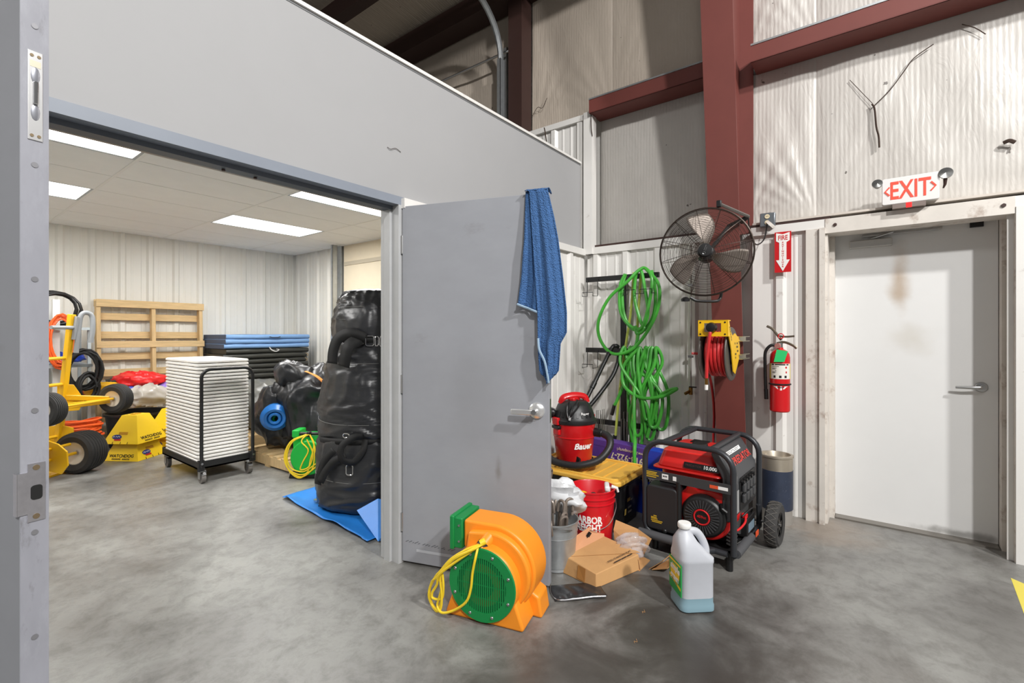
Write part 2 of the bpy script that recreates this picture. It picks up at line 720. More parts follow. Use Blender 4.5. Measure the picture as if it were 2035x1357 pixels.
# local x of sheets runs along -Y (rotation -90), rib side then faces -X
rib_wall(wr, XW + .03, 2.26, -PI / 2, 1.27, 2.15, WHITEP, sheet=1.27, first=0.10)
rib_wall(wr, XW + .03, 0.785, -PI / 2, 0.40, 2.15, WHITEP, sheet=0.40, first=0.19)
rib_wall(wr, XW + .03, -0.63, -PI / 2, 2.2, 2.15, WHITEP, first=0.3)
rib_wall(wr, XW + .03, 3.05, -PI / 2, 0.85, 3.50, WHITEP, sheet=0.85, base=2.16, first=0.10)
cap = MB()
cap.bb((XW - .005, 1.0, 2.15), (XW + .05, 2.24, 2.215))
cap.build('trim_strip', WHITEP, wr, smooth=False)
MB().bb((XW - .005, 0.30, 2.15), (XW + .05, 0.79, 2.215)).build('trim_strip', WHITEP, wr, smooth=False)
MB().bb((XW - .005, -2.8, 2.15), (XW + .05, -0.632, 2.215)).build('trim_strip', WHITEP, wr, smooth=False)
MB().bb((XW - .005, 2.2, 3.475), (XW + .05, 3.06, 3.53)).build('trim_strip', WHITEP, wr, smooth=False)
MB().bb((XW - .03, 2.18, 2.15), (XW + .06, 2.27, 3.53)).build('corner_post', WHITEP, wr, smooth=False)
MB().bb((XW + .0, 0.27, 2.216), (XW + .17, 0.80, 2.236)).build('sill_angle', BROWN, wr, smooth=False)
MB().bb((XW - .004, -2.8, 2.235), (XW + .17, 0.78, 2.25)).build('sill_angle', mat('dusty_white_metal', (205, 196, 186), .5, var=.1), wr, smooth=False)
MB().bb((XW + .03, 1.0, 2.216), (XW + .17, 2.18, 2.24)).build('sill_angle', BROWN, wr, smooth=False)
INS = insulation('insulation_facing', (196, 192, 186))
INSD = insulation('dim_insulation_facing', (196, 184, 170), .6)  # beige facing, with the weaker light up there put into its colour


def blanket(y0, y1, z0, z1, m, seed=0, x=XI, amp=0.02):
    rnd = random.Random(seed)
    ph = [rnd.uniform(0, 6) for _ in range(6)]
    wd, ht = y1 - y0, z1 - z0

    def fn(a, b):
        yy, zz = y0 + wd * a, z0 + ht * b
        e = math.sin(PI * min(1, max(0, a))) ** .5 * math.sin(PI * b) ** .5
        d = amp * e * (1.2 + .5 * math.sin(3.1 * yy + ph[0]) + .4 * math.sin(7 * yy + 2.2 * zz + ph[1]) + .25 * math.sin(13 * yy - 5 * zz + ph[2]))
        # puckers radiating from the lower corners
        rr = math.hypot((yy - y0) * 1.2, zz - z0)
        an = math.atan2(zz - z0, yy - y0 + 1e-6)
        d += .010 * math.sin(an * 26 + ph[3]) * math.exp(-rr * 1.9) * e
        rr = math.hypot((y1 - yy) * 1.2, zz - z0)
        an = math.atan2(zz - z0, y1 - yy + 1e-6)
        d += .010 * math.sin(an * 26 + ph[4]) * math.exp(-rr * 1.9) * e
        return (x - d, yy, zz)
    o = MB().grid(fn, 60, 44).build('insulation_blanket', m, wr, ang=180)
    return o


for i, (a, b) in enumerate(((-2.9, -1.45), (-1.45, 0.37), (0.37, 0.86))):
    blanket(a, b, 2.25, 3.50, INS, i)
    blanket(a, b, 3.60, 5.3, INS, 20 + i)
blanket(0.86, 2.18, 2.24, 3.50, INS, 5)
blanket(0.86, 2.06, 3.60, 5.3, INSD, 6)
blanket(2.06, 3.02, 3.52, 5.3, INSD, 7)
blanket(3.1, 8.0, 3.4, 5.1, INSD, 8, x=XI + .02)
blanket(6.7, 8.0, 0.0, 3.4, WHITER, 9, x=XI + .06, amp=0)
# girts: red oxide channels along the wall
for (a, b) in ((-2.9, 0.78), (1.0, 2.19)):
    g = MB()
    g.bb((4.06, a, 3.49), (4.068, b, 3.615))
    g.bb((4.06, a, 3.605), (4.29, b, 3.615))
    g.bb((4.06, a, 3.49), (4.29, b, 3.498))
    g.build('girt', REDOX, wr, smooth=False)
    MB().bb((4.055, a, 3.616), (4.075, b, 3.630)).build('girt_edge_strip', GALV, wr, smooth=False)
# dark cobwebbed strands and holes on the insulation
COB = mat('dark_cobweb_strand', (62, 48, 40), 0.9)


def strand(name, pts, r, label):
    o = MB().tube(spline(pts, 5), r, 5).build(name, COB)
    return tag(o, label, 'cobweb')


# ---- rigid frame column (tapered I section, frame plane along X)
col = sroot('column_1', 'tapered red oxide steel column')


def colx(z):
    return 4.06 - 0.133 * z


MB().add([(colx(0), .80, 0), (colx(0), 1.015, 0), (colx(5.3), 1.015, 5.3), (colx(5.3), .80, 5.3),
          (colx(0) + .012, .80, 0), (colx(0) + .012, 1.015, 0), (colx(5.3) + .012, 1.015, 5.3), (colx(5.3) + .012, .80, 5.3)],
         [(0, 1, 2, 3), (5, 4, 7, 6), (1, 5, 6, 2), (4, 0, 3, 7), (3, 2, 6, 7), (0, 4, 5, 1)]).build('inner_flange', REDOX, col, smooth=False)
MB().add([(colx(0) + .012, .902, 0), (colx(0) + .012, .912, 0), (colx(5.3) + .012, .912, 5.3), (colx(5.3) + .012, .902, 5.3),
          (4.27, .902, 0), (4.27, .912, 0), (4.27, .912, 5.3), (4.27, .902, 5.3)],
         [(0, 1, 2, 3), (5, 4, 7, 6), (1, 5, 6, 2), (4, 0, 3, 7)]).build('web', REDOX, col, smooth=False)
MB().bb((4.26, .80, 2.2), (4.275, 1.015, 5.3)).build('outer_flange', REDOX, col, smooth=False)

# ---- partition with door opening
DX0, DX1, DZ = 0.0, 1.85, 2.16
wp = sroot('wall_partition', 'plain pale grey drywall partition above the double doors')
m_ = MB()
m_.bb((DX0 - .05, YP, DZ + .05), (DX1 + .05, YP + .12, 3.05))
m_.bb((-4.2, YP, 0), (DX0 - .05, YP + .12, 3.05))
m_.bb((DX1 + .05, YP, 0), (4.09, YP + .12, 3.05))
m_.build('drywall', DRYW, wp, smooth=False)
MB().bb((-4.2, YP - .012, 3.035), (4.095, YP + .14, 3.055)).build('top_trim', WHITEP, wp, smooth=False)
MB().bb((-4.2, YP - .003, 3.022), (4.095, YP + .0, 3.028)).build('reveal_line', mat('grey_reveal', (120, 122, 124), .6), wp, smooth=False)
rib_wall(wp, DX1 + .06, YP - .012, 0, 2.24, 2.14, WHITEP, first=0.12)
MB().bb((DX1 + .02, YP - .05, 2.14), (4.14, YP + .01, 2.20)).build('trim_strip', WHITEP, wp, smooth=False)
# hollow metal frame
fr = sroot('trim_1', 'blue grey hollow metal double door frame')
fm = MB()
fm.bb((DX0 - .05, YP - .02, DZ), (DX1 + .05, YP + .04, DZ + .05))
fm.bb((DX0 - .05, YP + .04, DZ + .0), (DX1 + .05, YP + .15, DZ + .05))
fm.build('frame_head', FRAMEG, fr, smooth=False)
MB().bb((DX0, YP + .035, DZ - .022), (DX1, YP + .10, DZ)).build('head_stop', mat('frame_stop_paint', (96, 102, 110), .5), fr, smooth=False)
MB().bb((DX0, YP + .10, DZ - .012), (DX1, YP + .15, DZ)).build('head_return', mat('frame_return_paint', (168, 158, 148), .5), fr, smooth=False)
for (x0, x1, st) in ((DX0 - .05, DX0, .016), (DX1, DX1 + .05, -.016)):
    MB().bb((x0, YP - .02, 0), (x1, YP + .15, DZ)).build('jamb', mat('jamb_paint', (176, 177, 178), .45, var=.05), fr, smooth=False)
    xa = x1 if st > 0 else x0
    MB().bb((xa, YP + .045, 0), (xa + st, YP + .10, DZ - .02)).build('jamb_stop', mat('jamb_paint'), fr, smooth=False)
for xx in (0.92, 1.06):
    MB().cyl((xx, YP + .07, DZ - .024), (xx, YP + .07, DZ - .030), .008, n=10).build('strike_screw', BROWN, fr)

# ---- store room
wb = sroot('wall_back', 'white ribbed metal back wall of the store room')
rib_wall(wb, -1.6, YB, 0, 5.86, ZC + .02, WHITER, first=0.10)
wrr = sroot('wall_side', 'ribbed metal side wall of the store room with sectional overhead door')
rib_wall(wrr, 4.25, YB, -PI / 2, 1.36, ZC + .02, WHITER, first=0.08)
wl = MB().bb((-1.7, YP + .12, 0), (-1.6, YB, ZC + .1)).build('wall_left', WHITER, smooth=False)
struct(wl, 'plain side wall of the store room')
ce = sroot('ceiling', 'suspended ceiling of pale two by four tiles in the store room')
TILE = mat('ceiling_tile', (240, 239, 236), 0.85, var=0.02, vs=4, bump=0.06, bs=120)
TEE = mat('ceiling_tee', (236, 234, 230), 0.6)
xs = [-1.6, -1.19, -0.022, 1.146, 2.312, 3.47, 4.23]
ys = [2.42, 2.68, 3.30, 3.92, 4.54, 5.16, 5.76, 6.38, 7.0, 7.62, YB]
tiles = {}
for i in range(len(xs) - 1):
    for j in range(len(ys) - 1):
        lit = i in (2, 4) and j in (3, 6)
        if lit:
            continue
        w_, d_ = xs[i + 1] - xs[i] - .022, ys[j + 1] - ys[j] - .008
        key = (round(w_, 3), round(d_, 3))
        if key not in tiles:
            o = MB().box((0, 0, 0), (w_, d_, .012)).build('ceiling_tile', TILE, ce, smooth=False)
            tiles[key] = o
        else:
            o = tiles[key].copy()
            C.objects.link(o)
            o.parent = ce
        o.location = ((xs[i] + xs[i + 1]) / 2, (ys[j] + ys[j + 1]) / 2, ZC + .006)
for x in xs[1:-1]:
    MB().bb((x - .012, ys[0], ZC - .003), (x + .012, YB, ZC + .001)).build('ceiling_tee', TEE, ce, smooth=False)
MB().bb((-1.6, ys[0], ZC + .0125), (4.26, YB + .01, ZC + .05)).build('ceiling_back', mat('plenum_dark', (110, 106, 98), .9), ce, smooth=False)
lab = ('frosted ceiling light panel at the left door edge nearest the header', 'frosted ceiling light panel further back, cut by the left door',
       'long frosted ceiling light panel touching the door header at right', 'long frosted ceiling light panel nearest the back right corner')
LED = mat('light_diffuser', (250, 250, 248), 0.5, emis=(255, 252, 244), es=3.0)
k = 0
for i in (2, 4):
    for j in (3, 6):
        cx, cy = (xs[i] + xs[i + 1]) / 2, (ys[j] + ys[j + 1]) / 2
        t = thing('ceiling_light', lab[k], 'ceiling light', (cx, cy, ZC), group='store room light panels')
        k += 1
        W_, D_ = xs[i + 1] - xs[i] - .022, ys[j + 1] - ys[j] - .006
        f = MB()
        f.bb((-W_ / 2, -D_ / 2, 0), (-W_ / 2 + .02, D_ / 2, .02)).bb((W_ / 2 - .02, -D_ / 2, 0), (W_ / 2, D_ / 2, .02))
        f.bb((-W_ / 2 + .02, -D_ / 2, 0), (W_ / 2 - .02, -D_ / 2 + .014, .02)).bb((-W_ / 2 + .02, D_ / 2 - .014, 0), (W_ / 2 - .02, D_ / 2, .02))
        f.build('frame', mat('light_frame', (176, 182, 186), .4), t, smooth=False)
        MB().bb((-W_ / 2 + .02, -D_ / 2 + .014, .004), (W_ / 2 - .02, D_ / 2 - .014, .012)).build('diffuser', LED, t, smooth=False)
        lamp('panel_lamp', 'AREA', (cx, cy, ZC - .025), (cx, cy, 0), 45, (1, .99, .97), 1.05, 0.5)

# ---- overhead sectional door in the exterior wall, its track rises above the partition
od = sroot('door_3', 'cream sectional overhead door with galvanised vertical tracks')
CREAM = mat('cream_door_panel', (226, 214, 190), 0.5, var=0.03)
for q in range(6):
    z0 = .01 + q * .61
    MB().bb((4.22, 3.30, z0), (4.26, 6.50, z0 + .60)).build('door_section', CREAM, od, smooth=False)
    if q:
        MB().bb((4.205, 3.32, z0 - .035), (4.222, 6.48, z0 + .02)).build('section_hinge_rail', mat('cream_rail', (190, 180, 160), .5), od, smooth=False)
for yy in (3.30, 6.56):
    tr = MB()
    tr.bb((4.05, yy - .028, 0), (4.13, yy - .022, 4.4)).bb((4.05, yy - .028, 0), (4.054, yy + .02, 4.4)).bb((4.126, yy - .028, 0), (4.13, yy + .02, 4.4))
    tr.build('track', GALV, od, smooth=False)
    tr = MB()
    pts = [(4.09 - .55 * (1 - math.cos(a * PI / 2 / 10)), yy, 4.4 + .55 * math.sin(a * PI / 2 / 10)) for a in range(11)]
    tr.tube(pts + [(3.0, yy, 4.97)], .032, 6)
    tr.build('curved_track', GALV, od)
    MB().bb((4.20, yy - (.03 if yy > 5 else .0), 0), (4.27, yy + (.14 if yy > 5 else .05), 4.6)).build('track_angle', GALV, od, smooth=False)
MB().tube([(4.14, 3.22, 4.5), (4.14, 6.8, 4.5)], .014, 8).build('torsion_shaft', STEEL, od)
# dark steel jamb and header framing of the overhead door
jb = sroot('column_2', 'dark brown steel jamb of the overhead door')
MB().bb((4.10, 3.02, 2.5), (4.28, 3.20, 5.1)).build('jamb', BROWN, jb, smooth=False)
MB().bb((3.98, 2.98, 3.10), (4.30, 3.3, 3.125)).build('jamb_plate', GALV, jb, smooth=False)
hd = sroot('beam_1', 'dark brown steel eave beam along the top of the exterior wall')
MB().bb((4.03, -3, 5.02), (4.29, 9.0, 5.24)).build('beam', BROWN, hd, smooth=False)
hd2 = sroot('beam_2', 'dark brown roof purlins')
for (x, z) in ((3.20, 5.06), (1.9, 5.22), (0.6, 5.38)):
    MB().bb((x - .07, 1.0, z), (x + .07, 9.0, z + .20)).build('purlin', BROWN, hd2, smooth=False)
rf = MB().add([(4.5, 1.6, 5.25), (4.5, 9, 5.25), (-2, 9, 5.95), (-2, 1.6, 5.95)], [(0, 1, 2, 3)]).build('roof', INSD, smooth=False, solid=.04)
struct(rf, 'beige faced roof insulation above the purlins')
MB().bb((4.34, -3.0, 0), (4.40, -0.66, 5.3)).build('outer_skin', WHITEP, wr, smooth=False)
MB().bb((4.42, -0.67, 0), (4.48, 0.30, 2.25)).build('outer_skin', WHITEP, wr, smooth=False)
MB().bb((4.34, 0.30, 0), (4.40, 8.2, 5.3)).build('outer_skin', WHITEP, wr, smooth=False)
MB().bb((4.40, -0.7, 2.25), (4.46, 0.32, 5.3)).build('outer_skin', WHITEP, wr, smooth=False)

# ---- exit door
XD = 4.385     # door face
d1 = sroot('door_1', 'white steel exit door with lever handle and surface closer', (0, 0, 0))
WD = mat('white_door_paint', (224, 224, 223), 0.3, var=0.02, vs=2, dirt=((176, 158, 136), 1.7, 0.66, 0.35))
MB().bb((XD, -0.625, .012), (XD + .045, 0.253, 2.13)).build('leaf', WD, d1, smooth=False)
stain(WD, (XD, -.12, 1.78), (.2, .10, .34), (168, 142, 112), .75)
stain(WD, (XD, -.20, 1.35), (.2, .22, .16), (196, 190, 178), .5)
stain(WD, (XD, -.45, .03), (.2, .35, .05), (110, 108, 104), .7, 12)
DWH = mat('dirty_white_trim', (214, 208, 200), 0.5, var=0.07, vs=5, dirt=[((132, 102, 80), 7, 0.55, 0.55)])
# stepped hollow frame
MB().bb((4.30, .253, 0), (4.43, .285, 2.17)).build('frame_jamb', DWH, d1, smooth=False)
MB().bb((4.30, -.66, 0), (4.43, -.628, 2.17)).build('frame_jamb', DWH, d1, smooth=False)
MB().bb((4.30, -.66, 2.133), (4.43, .285, 2.17)).build('frame_head', DWH, d1, smooth=False)
# trimmed returns between liner and frame
for (ya, yb, xa) in ((.285, .30, 4.14), (-.672, -.66, 4.13)):
    MB().bb((xa, ya, 0), (4.33, yb, 2.20)).build('return_trim', DWH, d1, smooth=False)
MB().bb((4.10, .30, 0), (4.19, .335, 2.15)).build('casing', DWH, d1, smooth=False)
MB().bb((4.12, .335, 0), (4.18, .42, 2.15)).build('casing', DWH, d1, smooth=False)
MB().bb((4.115, -.70, 0), (4.17, -.662, 2.15)).build('casing', WHITEP, d1, smooth=False)
hm = MB()
hm.add([(4.12, -.66, 2.215), (4.12, .30, 2.215), (4.12, .30, 2.11), (4.12, -.66, 2.11), (4.30, -.66, 2.17), (4.30, .30, 2.17), (4.30, .30, 2.11), (4.30, -.66, 2.11)],
       [(0, 1, 2, 3), (3, 2, 6, 7), (0, 4, 5, 1), (0, 3, 7, 4), (1, 5, 6, 2), (4, 7, 6, 5)])
hm.build('head_trim', DWH, d1, smooth=False)
for yy in (-.61, .24):
    MB().cyl((4.119, yy, 2.165), (4.112, yy, 2.165), .012, n=6).build('bolt', BROWN, d1)
MB().bb((4.30, -.62, 0), (4.42, .25, .012)).build('threshold', mat('aluminium_threshold', (150, 145, 138), .4, .8), d1, smooth=False)
ALU = mat('silver_closer', (196, 194, 190), .35, .7)
MB().bb((XD - .05, -.085, 2.015), (XD, .165, 2.07)).build('closer_body', ALU, d1, smooth=False, bevel=.006)
MB().box((XD - .03, -.12, 2.10), (.02, .42, .016), rz=-.05).build('closer_arm', STEEL, d1, smooth=False, bevel=.003)
MB().tube([(XD - .03, .04, 2.075), (XD - .035, .00, 2.085), (XD - .035, -.09, 2.11)], .008, 8).build('closer_arm', STEEL, d1)
MB().bb((XD - .05, -.35, 2.10), (XD - .01, -.30, 2.115)).build('closer_shoe', ALU, d1, smooth=False)
MB().bb((XD - .02, -.555, 2.09), (XD, -.49, 2.125)).build('hold_open', BLACKM, d1, smooth=False)
hs = MB().lathe([(0, 0), (.034, 0), (.034, .006), (.028, .014), (.012, .016), (.012, .05), (0, .05)], 24, Mrot((XD, -.545, 1.03), (0, 1, 0), (0, 0, 1)) @ Matrix.Rotation(PI, 4, 'X')).build('handle_rose', STEEL, d1)
lv = MB().tube([(XD - .05, -.545, 1.03), (XD - .055, -.53, 1.03), (XD - .058, -.48, 1.027), (XD - .052, -.415, 1.025)], [.010, .011, .010, .008], 10, flat=.6).build('handle_lever', STEEL, d1)

# ---- right leaf of the double door, standing open
HX, HY = 1.868, 2.272
ang = R(-71.2)
d2 = sroot('door_2', 'grey steel door leaf standing open with lever handle and scuffs', (HX, HY, 0))
d2.rotation_euler = (0, 0, ang)
# local x along leaf, local -y ... camera side is local -y rotated; leaf body
MB().bb((0.004, 0, .018), (.914, .045, 2.15)).build('leaf', DOORG, d2, smooth=False, bevel=.002, seg=1)
MB().bb((.10, -.0012, .085), (.60, 0, .10)).build('kick_mark', mat('pale_scrape', (178, 181, 187), .5), d2, smooth=False)
sc = mat('dark_scuff', (70, 72, 78), .8)
rnd = random.Random(3)
for i in range(15):
    x = .03 + i * .021 + rnd.uniform(-.006, .006)
    l_ = rnd.uniform(.008, .028)
    z = .135 - i * .001
    MB().add([(x, -.0011, z), (x + l_ * 1.1, -.0011, z + l_ * .55), (x + l_ * 1.1, -.0011, z + l_ * .55 + .003), (x, -.0011, z + .003)], [(0, 1, 2, 3)]).build('scuff', sc, d2, smooth=False)
MB().lathe([(0, 0), (.044, 0), (.044, .008), (.036, .016), (.014, .020), (.014, .055), (0, .055)], 28, Mrot((.845, 0, .965), (1, 0, 0), (0, 0, 1))).build('handle_rose', mat('satin_chrome', (226, 226, 226), .28, .75), d2)
MB().box((.785, -.060, .963), (.14, .014, .030)).build('handle_lever', mat('satin_chrome'), d2, bevel=.005)
MB().cyl((.845, -.04, .965), (.845, -.072, .965), .014, n=16).build('handle_lock', STEEL, d2)
MB().bb((.9135, .010, .90), (.9155, .035, 1.03)).build('latch_plate', STEEL, d2, smooth=False)
for z in (.25, 1.08, 1.92):
    MB().cyl((0, .004, z - .055), (0, .004, z + .055), .008, n=10).build('hinge', STEEL, d2)

stain(DOORG, (.45, 0, 1.0), (.35, .3, .5), (136, 137, 141), .5, 4)
stain(DOORG, (.62, 0, .62), (.03, .3, .10), (112, 108, 104), .6, 14)
stain(DOORG, (.5, 0, .10), (.5, .3, .07), (128, 130, 136), .6, 8)
# ---- left leaf, seen on its edge close to the camera
d4 = sroot('door_4', 'grey steel door leaf seen on its worn edge close to the lens', (0.0, 2.272, 0))
d4.rotation_euler = (0, 0, R(-80.2))
# the leaf hangs from the left jamb and opens towards the hall
MB().bb((0.0, -.0, .018), (.914, .0445, 2.15)).build('leaf', DOORG, d4, smooth=False)
ed = MB().bb((.914, .0005, .02), (.9152, .044, 2.148)).build('edge_plate', EDGEG, d4, smooth=False)
# ================================================================= ON THE HALL WALLS
# cobwebs and holes in the insulation facing
strand('cobweb', [(4.268, .16, 3.24), (4.262, .08, 3.11), (4.258, .024, 3.017), (4.26, .02, 2.98)], .0022, 'short thin cobweb strand running up and left from the dark knot on the insulation')
strand('cobweb', [(4.258, .024, 3.0), (4.257, -.07, 3.09), (4.256, -.15, 3.2), (4.258, -.2, 3.27), (4.262, -.30, 3.33)], .0035, 'longest dark cobweb strand slanting up to the right on the insulation above the exit sign')
strand('cobweb', [(4.256, .03, 3.02), (4.25, .015, 2.98), (4.252, .005, 2.85), (4.25, -.008, 2.78), (4.25, -.012, 2.70)], .006, 'thick dark cobweb strand hanging straight down above the exit sign')
strand('cobweb', [(4.266, -.44, 3.41), (4.26, -.50, 3.36), (4.26, -.55, 3.30)], .003, 'curled dark cobweb strand under the girt at far upper right')
strand('cobweb', [(4.26, -.63, 2.585), (4.25, -.655, 2.59), (4.255, -.68, 2.575)], .012, 'small dark tear in the insulation at right above the exit door corner')
strand('cobweb', [(4.11, 2.19, 3.55), (4.095, 2.185, 3.46), (4.09, 2.18, 3.36), (4.10, 2.175, 3.28)], .004, 'dark strand hanging at the top of the white corner post')
strand('cobweb', [(4.262, 3.0, 3.75), (4.255, 2.92, 3.83), (4.258, 2.86, 3.81), (4.26, 2.80, 3.9)], .003, 'wandering dark cobweb above the white ribbed panel beside the brown jamb')

strand('cobweb', [(1.78, 2.296, 2.487), (1.80, 2.292, 2.480), (1.84, 2.294, 2.497), (1.88, 2.296, 2.487)], .0016, 'tiny dark thread caught on the plain drywall above the header')
strand('cobweb', [(4.085, 2.72, 3.50), (4.08, 2.70, 3.42), (4.09, 2.69, 3.28), (4.085, 2.70, 3.12)], .006, 'brown rope end hanging over the white ribbed panel above the partition')
# ---- exit sign with two emergency lamp heads
ex = thing('exit_sign', 'white emergency exit sign with glowing red letters over the door', 'exit sign', (4.10, -.17, 2.335))
tilt = Matrix.Rotation(R(-2.5), 4, 'X')
b = MB()
b.prism(rbox(.29, .175, .012), -.02, .03, Mrot((0, 0, 0), (0, -1, 0), (0, 0, 1)))
b.build('housing', mat('exit_housing', (228, 226, 224), .4), ex, bevel=.003)
EXR = mat('exit_red_glow', (240, 40, 30), .4, emis=(255, 92, 70), es=.9)
text('EXIT', .165, EXR, ex, (-.0215 - .01, 0.0, -.004), (0, -1, 0), (0, 0, 1), ext=.0015, sx=.62, bold=.012, name='letters')
for sgn in (-1, 1):
    ch = MB()
    ch.tube([(-.031, -sgn * .105, .028), (-.031, -sgn * .128, 0), (-.031, -sgn * .105, -.028)], .006, 4)
    ch.build('chevron', EXR, ex, smooth=False)
# fix the housing so that its front lies towards the hall
for (yy, zz, r_) in ((.17, .065, .030), (-.175, .068, .036)):
    t_ = MB()
    Mx = Mrot((-.03, yy, zz), (0, 1, 0), (.25, 0, 1))
    t_.lathe([(0, -.05), (r_ * .5, -.048), (r_, -.006), (r_, .004), (0, .008)], 22, Mx @ Matrix.Rotation(PI, 4, 'X'))
    t_.build('lamp_head', mat('lamp_reflector', (150, 150, 148), .18, .9), ex)
MB().tube([(-.02, -.175, .05), (-.015, -.172, .0), (-.005, -.165, -.02)], [.012, .008, .004], 8).build('lamp_bracket', BROWN, ex)
MB().bb((-.03, -.08, -.118), (.02, .09, -.088)).build('junction_plate', mat('dull_plate', (126, 112, 106), .5, var=.1), ex, smooth=False)
MB().bb((-.031, -.01, -.12), (-.0295, .02, -.088)).build('test_lamp', mat('red_test_glow', (230, 30, 30), .4, emis=(255, 40, 40), es=1.0), ex, smooth=False)

# ---- fire extinguisher arrow sign
fs = thing('fire_sign', 'red and white fire extinguisher arrow sign on ribbed panel', 'sign', (4.098, .566, 2.0))
MB().bb((0, -.055, -.153), (.002, .055, .153)).build('plate', mat('sign_red', (196, 24, 30), .4), fs, smooth=False)
WS = mat('sign_white', (238, 236, 232), .5)
sg = MB()
Mx = Mrot((-.0012, 0, 0), (0, -1, 0), (0, 0, 1))
sg.prism([(-.045, .146), (0, .134), (.045, .146), (.045, .085), (.024, .072), (.024, -.06), (.046, -.06), (0, -.145), (-.046, -.06), (-.024, -.06), (-.024, .072), (-.045, .085)], 0, .0008, Mx)
sg.build('arrow', WS, fs, smooth=False)
text('FIRE', .050, REDINK, fs, (-.0024, 0, .106), (0, -1, 0), (0, 0, 1), ext=.0003, sx=.72, bold=.02)
text('\n'.join('EXTINGUISHER'), .0165, REDINK, fs, (-.0024, 0, -.020), (0, -1, 0), (0, 0, 1), ext=.0003, bold=.03, sx=1.15)

# ---- fire extinguisher
fe = thing('fire_extinguisher', 'red fire extinguisher with green tag hung on white panel', 'fire extinguisher', (4.02, .575, .805))
EXTR = mat('extinguisher_red', (200, 20, 26), .28, coat=.4, dirt=((225, 190, 185), 30, .70, .5))
MB().lathe([(0, 0), (.060, 0), (.067, .008), (.067, .40), (.062, .428), (.045, .452), (.024, .464), (.022, .475), (0, .475)], 32).build('cylinder', EXTR, fe)


def cyl_band(r, z0, z1, a0, a1, n=20):
    mb = MB()
    vs = []
    for i in range(n + 1):
        a = a0 + (a1 - a0) * i / n
        vs += [(r * math.cos(a), r * math.sin(a), z0), (r * math.cos(a), r * math.sin(a), z1)]
    mb.add(vs, [(2 * i, 2 * i + 2, 2 * i + 3, 2 * i + 1) for i in range(n)])
    return mb


cyl_band(.0676, .245, .358, R(105), R(285)).build('label', mat('extinguisher_label_yellow', (228, 206, 80), .45), fe)
cyl_band(.0680, .245, .358, R(132), R(256)).build('label_panel', mat('extinguisher_label_white', (226, 224, 216), .45), fe)


def wrapc(r, ac, z0):
    def f(x, y, z):
        a = ac + x / r
        return Vector(((r + z) * math.cos(a), (r + z) * math.sin(a), z0 + y))
    return f


wl_ = wrapc(.0684, R(194), 0)
fine_print(fe, BLACKINK, (0, 0, 0), (1, 0, 0), (0, 1, 0), [(.351, [(-.066, -.046), (-.04, .03), (.038, .056)])], .009, 'label_header', wl_)
fine_print(fe, mat('grey_ink', (92, 90, 90), .6), (0, 0, 0), (1, 0, 0), (0, 1, 0), [(.337, [(-.06, -.012)]), (.325, [(-.06, -.028)]), (.318, [(-.06, -.035)]), (.307, [(-.04, -.03)]), (.297, [(-.06, -.03)]), (.290, [(-.06, -.038)])], .004, 'label_text', wl_)
fine_print(fe, BLACKINK, (0, 0, 0), (1, 0, 0), (0, 1, 0), [(.262, [(-.05, -.035), (-.012, .004), (.024, .040)])], .018, 'pictogram', wl_)
fine_print(fe, REDINK, (0, 0, 0), (1, 0, 0), (0, 1, 0), [(.330, [(.03, .042)]), (.295, [(.032, .042)])], .014, 'pictogram', wl_)
dm = MB()
dm.add([Vector((.0678 * math.cos(R(194) + x / .0678), .0678 * math.sin(R(194) + x / .0678), z)) for x, z in ((-.05, .192), (-.03, .192), (0, .192), (.03, .192), (.05, .192), (.025, .174), (0, .162), (-.025, .174))], [(0, 1, 7), (1, 2, 6, 7), (2, 3, 5, 6), (3, 4, 5)])
dm.build('brand_diamond', WS, fe, smooth=False)
text('AMEREX', .012, BLACKINK, fe, (0, 0, 0), (1, 0, 0), (0, 1, 0), ext=.0002, warp=wrapc(.0684, R(194), .184), bold=.02)
MB().ring((0, 0, .205), .0695, .006, n=28).build('bracket_strap', BLACKM, fe)
MB().bb((.055, -.02, .10), (.095, .02, .42)).build('wall_bracket', BLACKM, fe, smooth=False)
MB().cyl((0, 0, .47), (0, 0, .51), .02, n=14).build('valve', STEEL, fe)
MB().cyl((-.035, .012, .487), (-.018, .008, .487), .020, n=18).build('gauge', mat('gauge_face', (176, 120, 116), .35), fe)
AGED = mat('aged_metal', (118, 108, 96), .45, .8, var=.1)
MB().tube(spline([(0, .02, .505), (-.005, -.03, .515), (-.01, -.085, .492), (-.012, -.11, .470)], 4), .009, 6, flat=.5).build('carry_handle', AGED, fe)
MB().tube(spline([(0, -.01, .53), (-.005, .02, .575), (-.01, .05, .615), (-.01, .085, .635)], 4), .009, 6, flat=.5).build('squeeze_lever', AGED, fe)
MB().tube(spline([(0, .01, .56), (0, -.04, .555), (-.004, -.095, .56)], 4), .007, 6, flat=.5).build('squeeze_lever', AGED, fe)
MB().ring((-.02, -.01, .56), .018, .004, axis='X', n=16).build('pull_pin', REDP, fe)
MB().tube(spline([(0, .02, .49), (-.01, .06, .488), (-.015, .093, .44), (-.015, .096, .35), (-.012, .094, .22), (-.008, .090, .10)], 6), .011, 10).build('hose', BLACKP, fe)
MB().cyl((-.009, .091, .16), (-.007, .089, .085), .014, n=12).build('nozzle', BLACKP, fe)
MB().add([(-.076, .028, .37), (-.078, -.040, .372), (-.072, -.062, .45), (-.070, .010, .463)], [(0, 1, 2, 3)]).build('inspection_tag', mat('green_tag', (40, 196, 110), .6), fe, solid=.001, smooth=False)

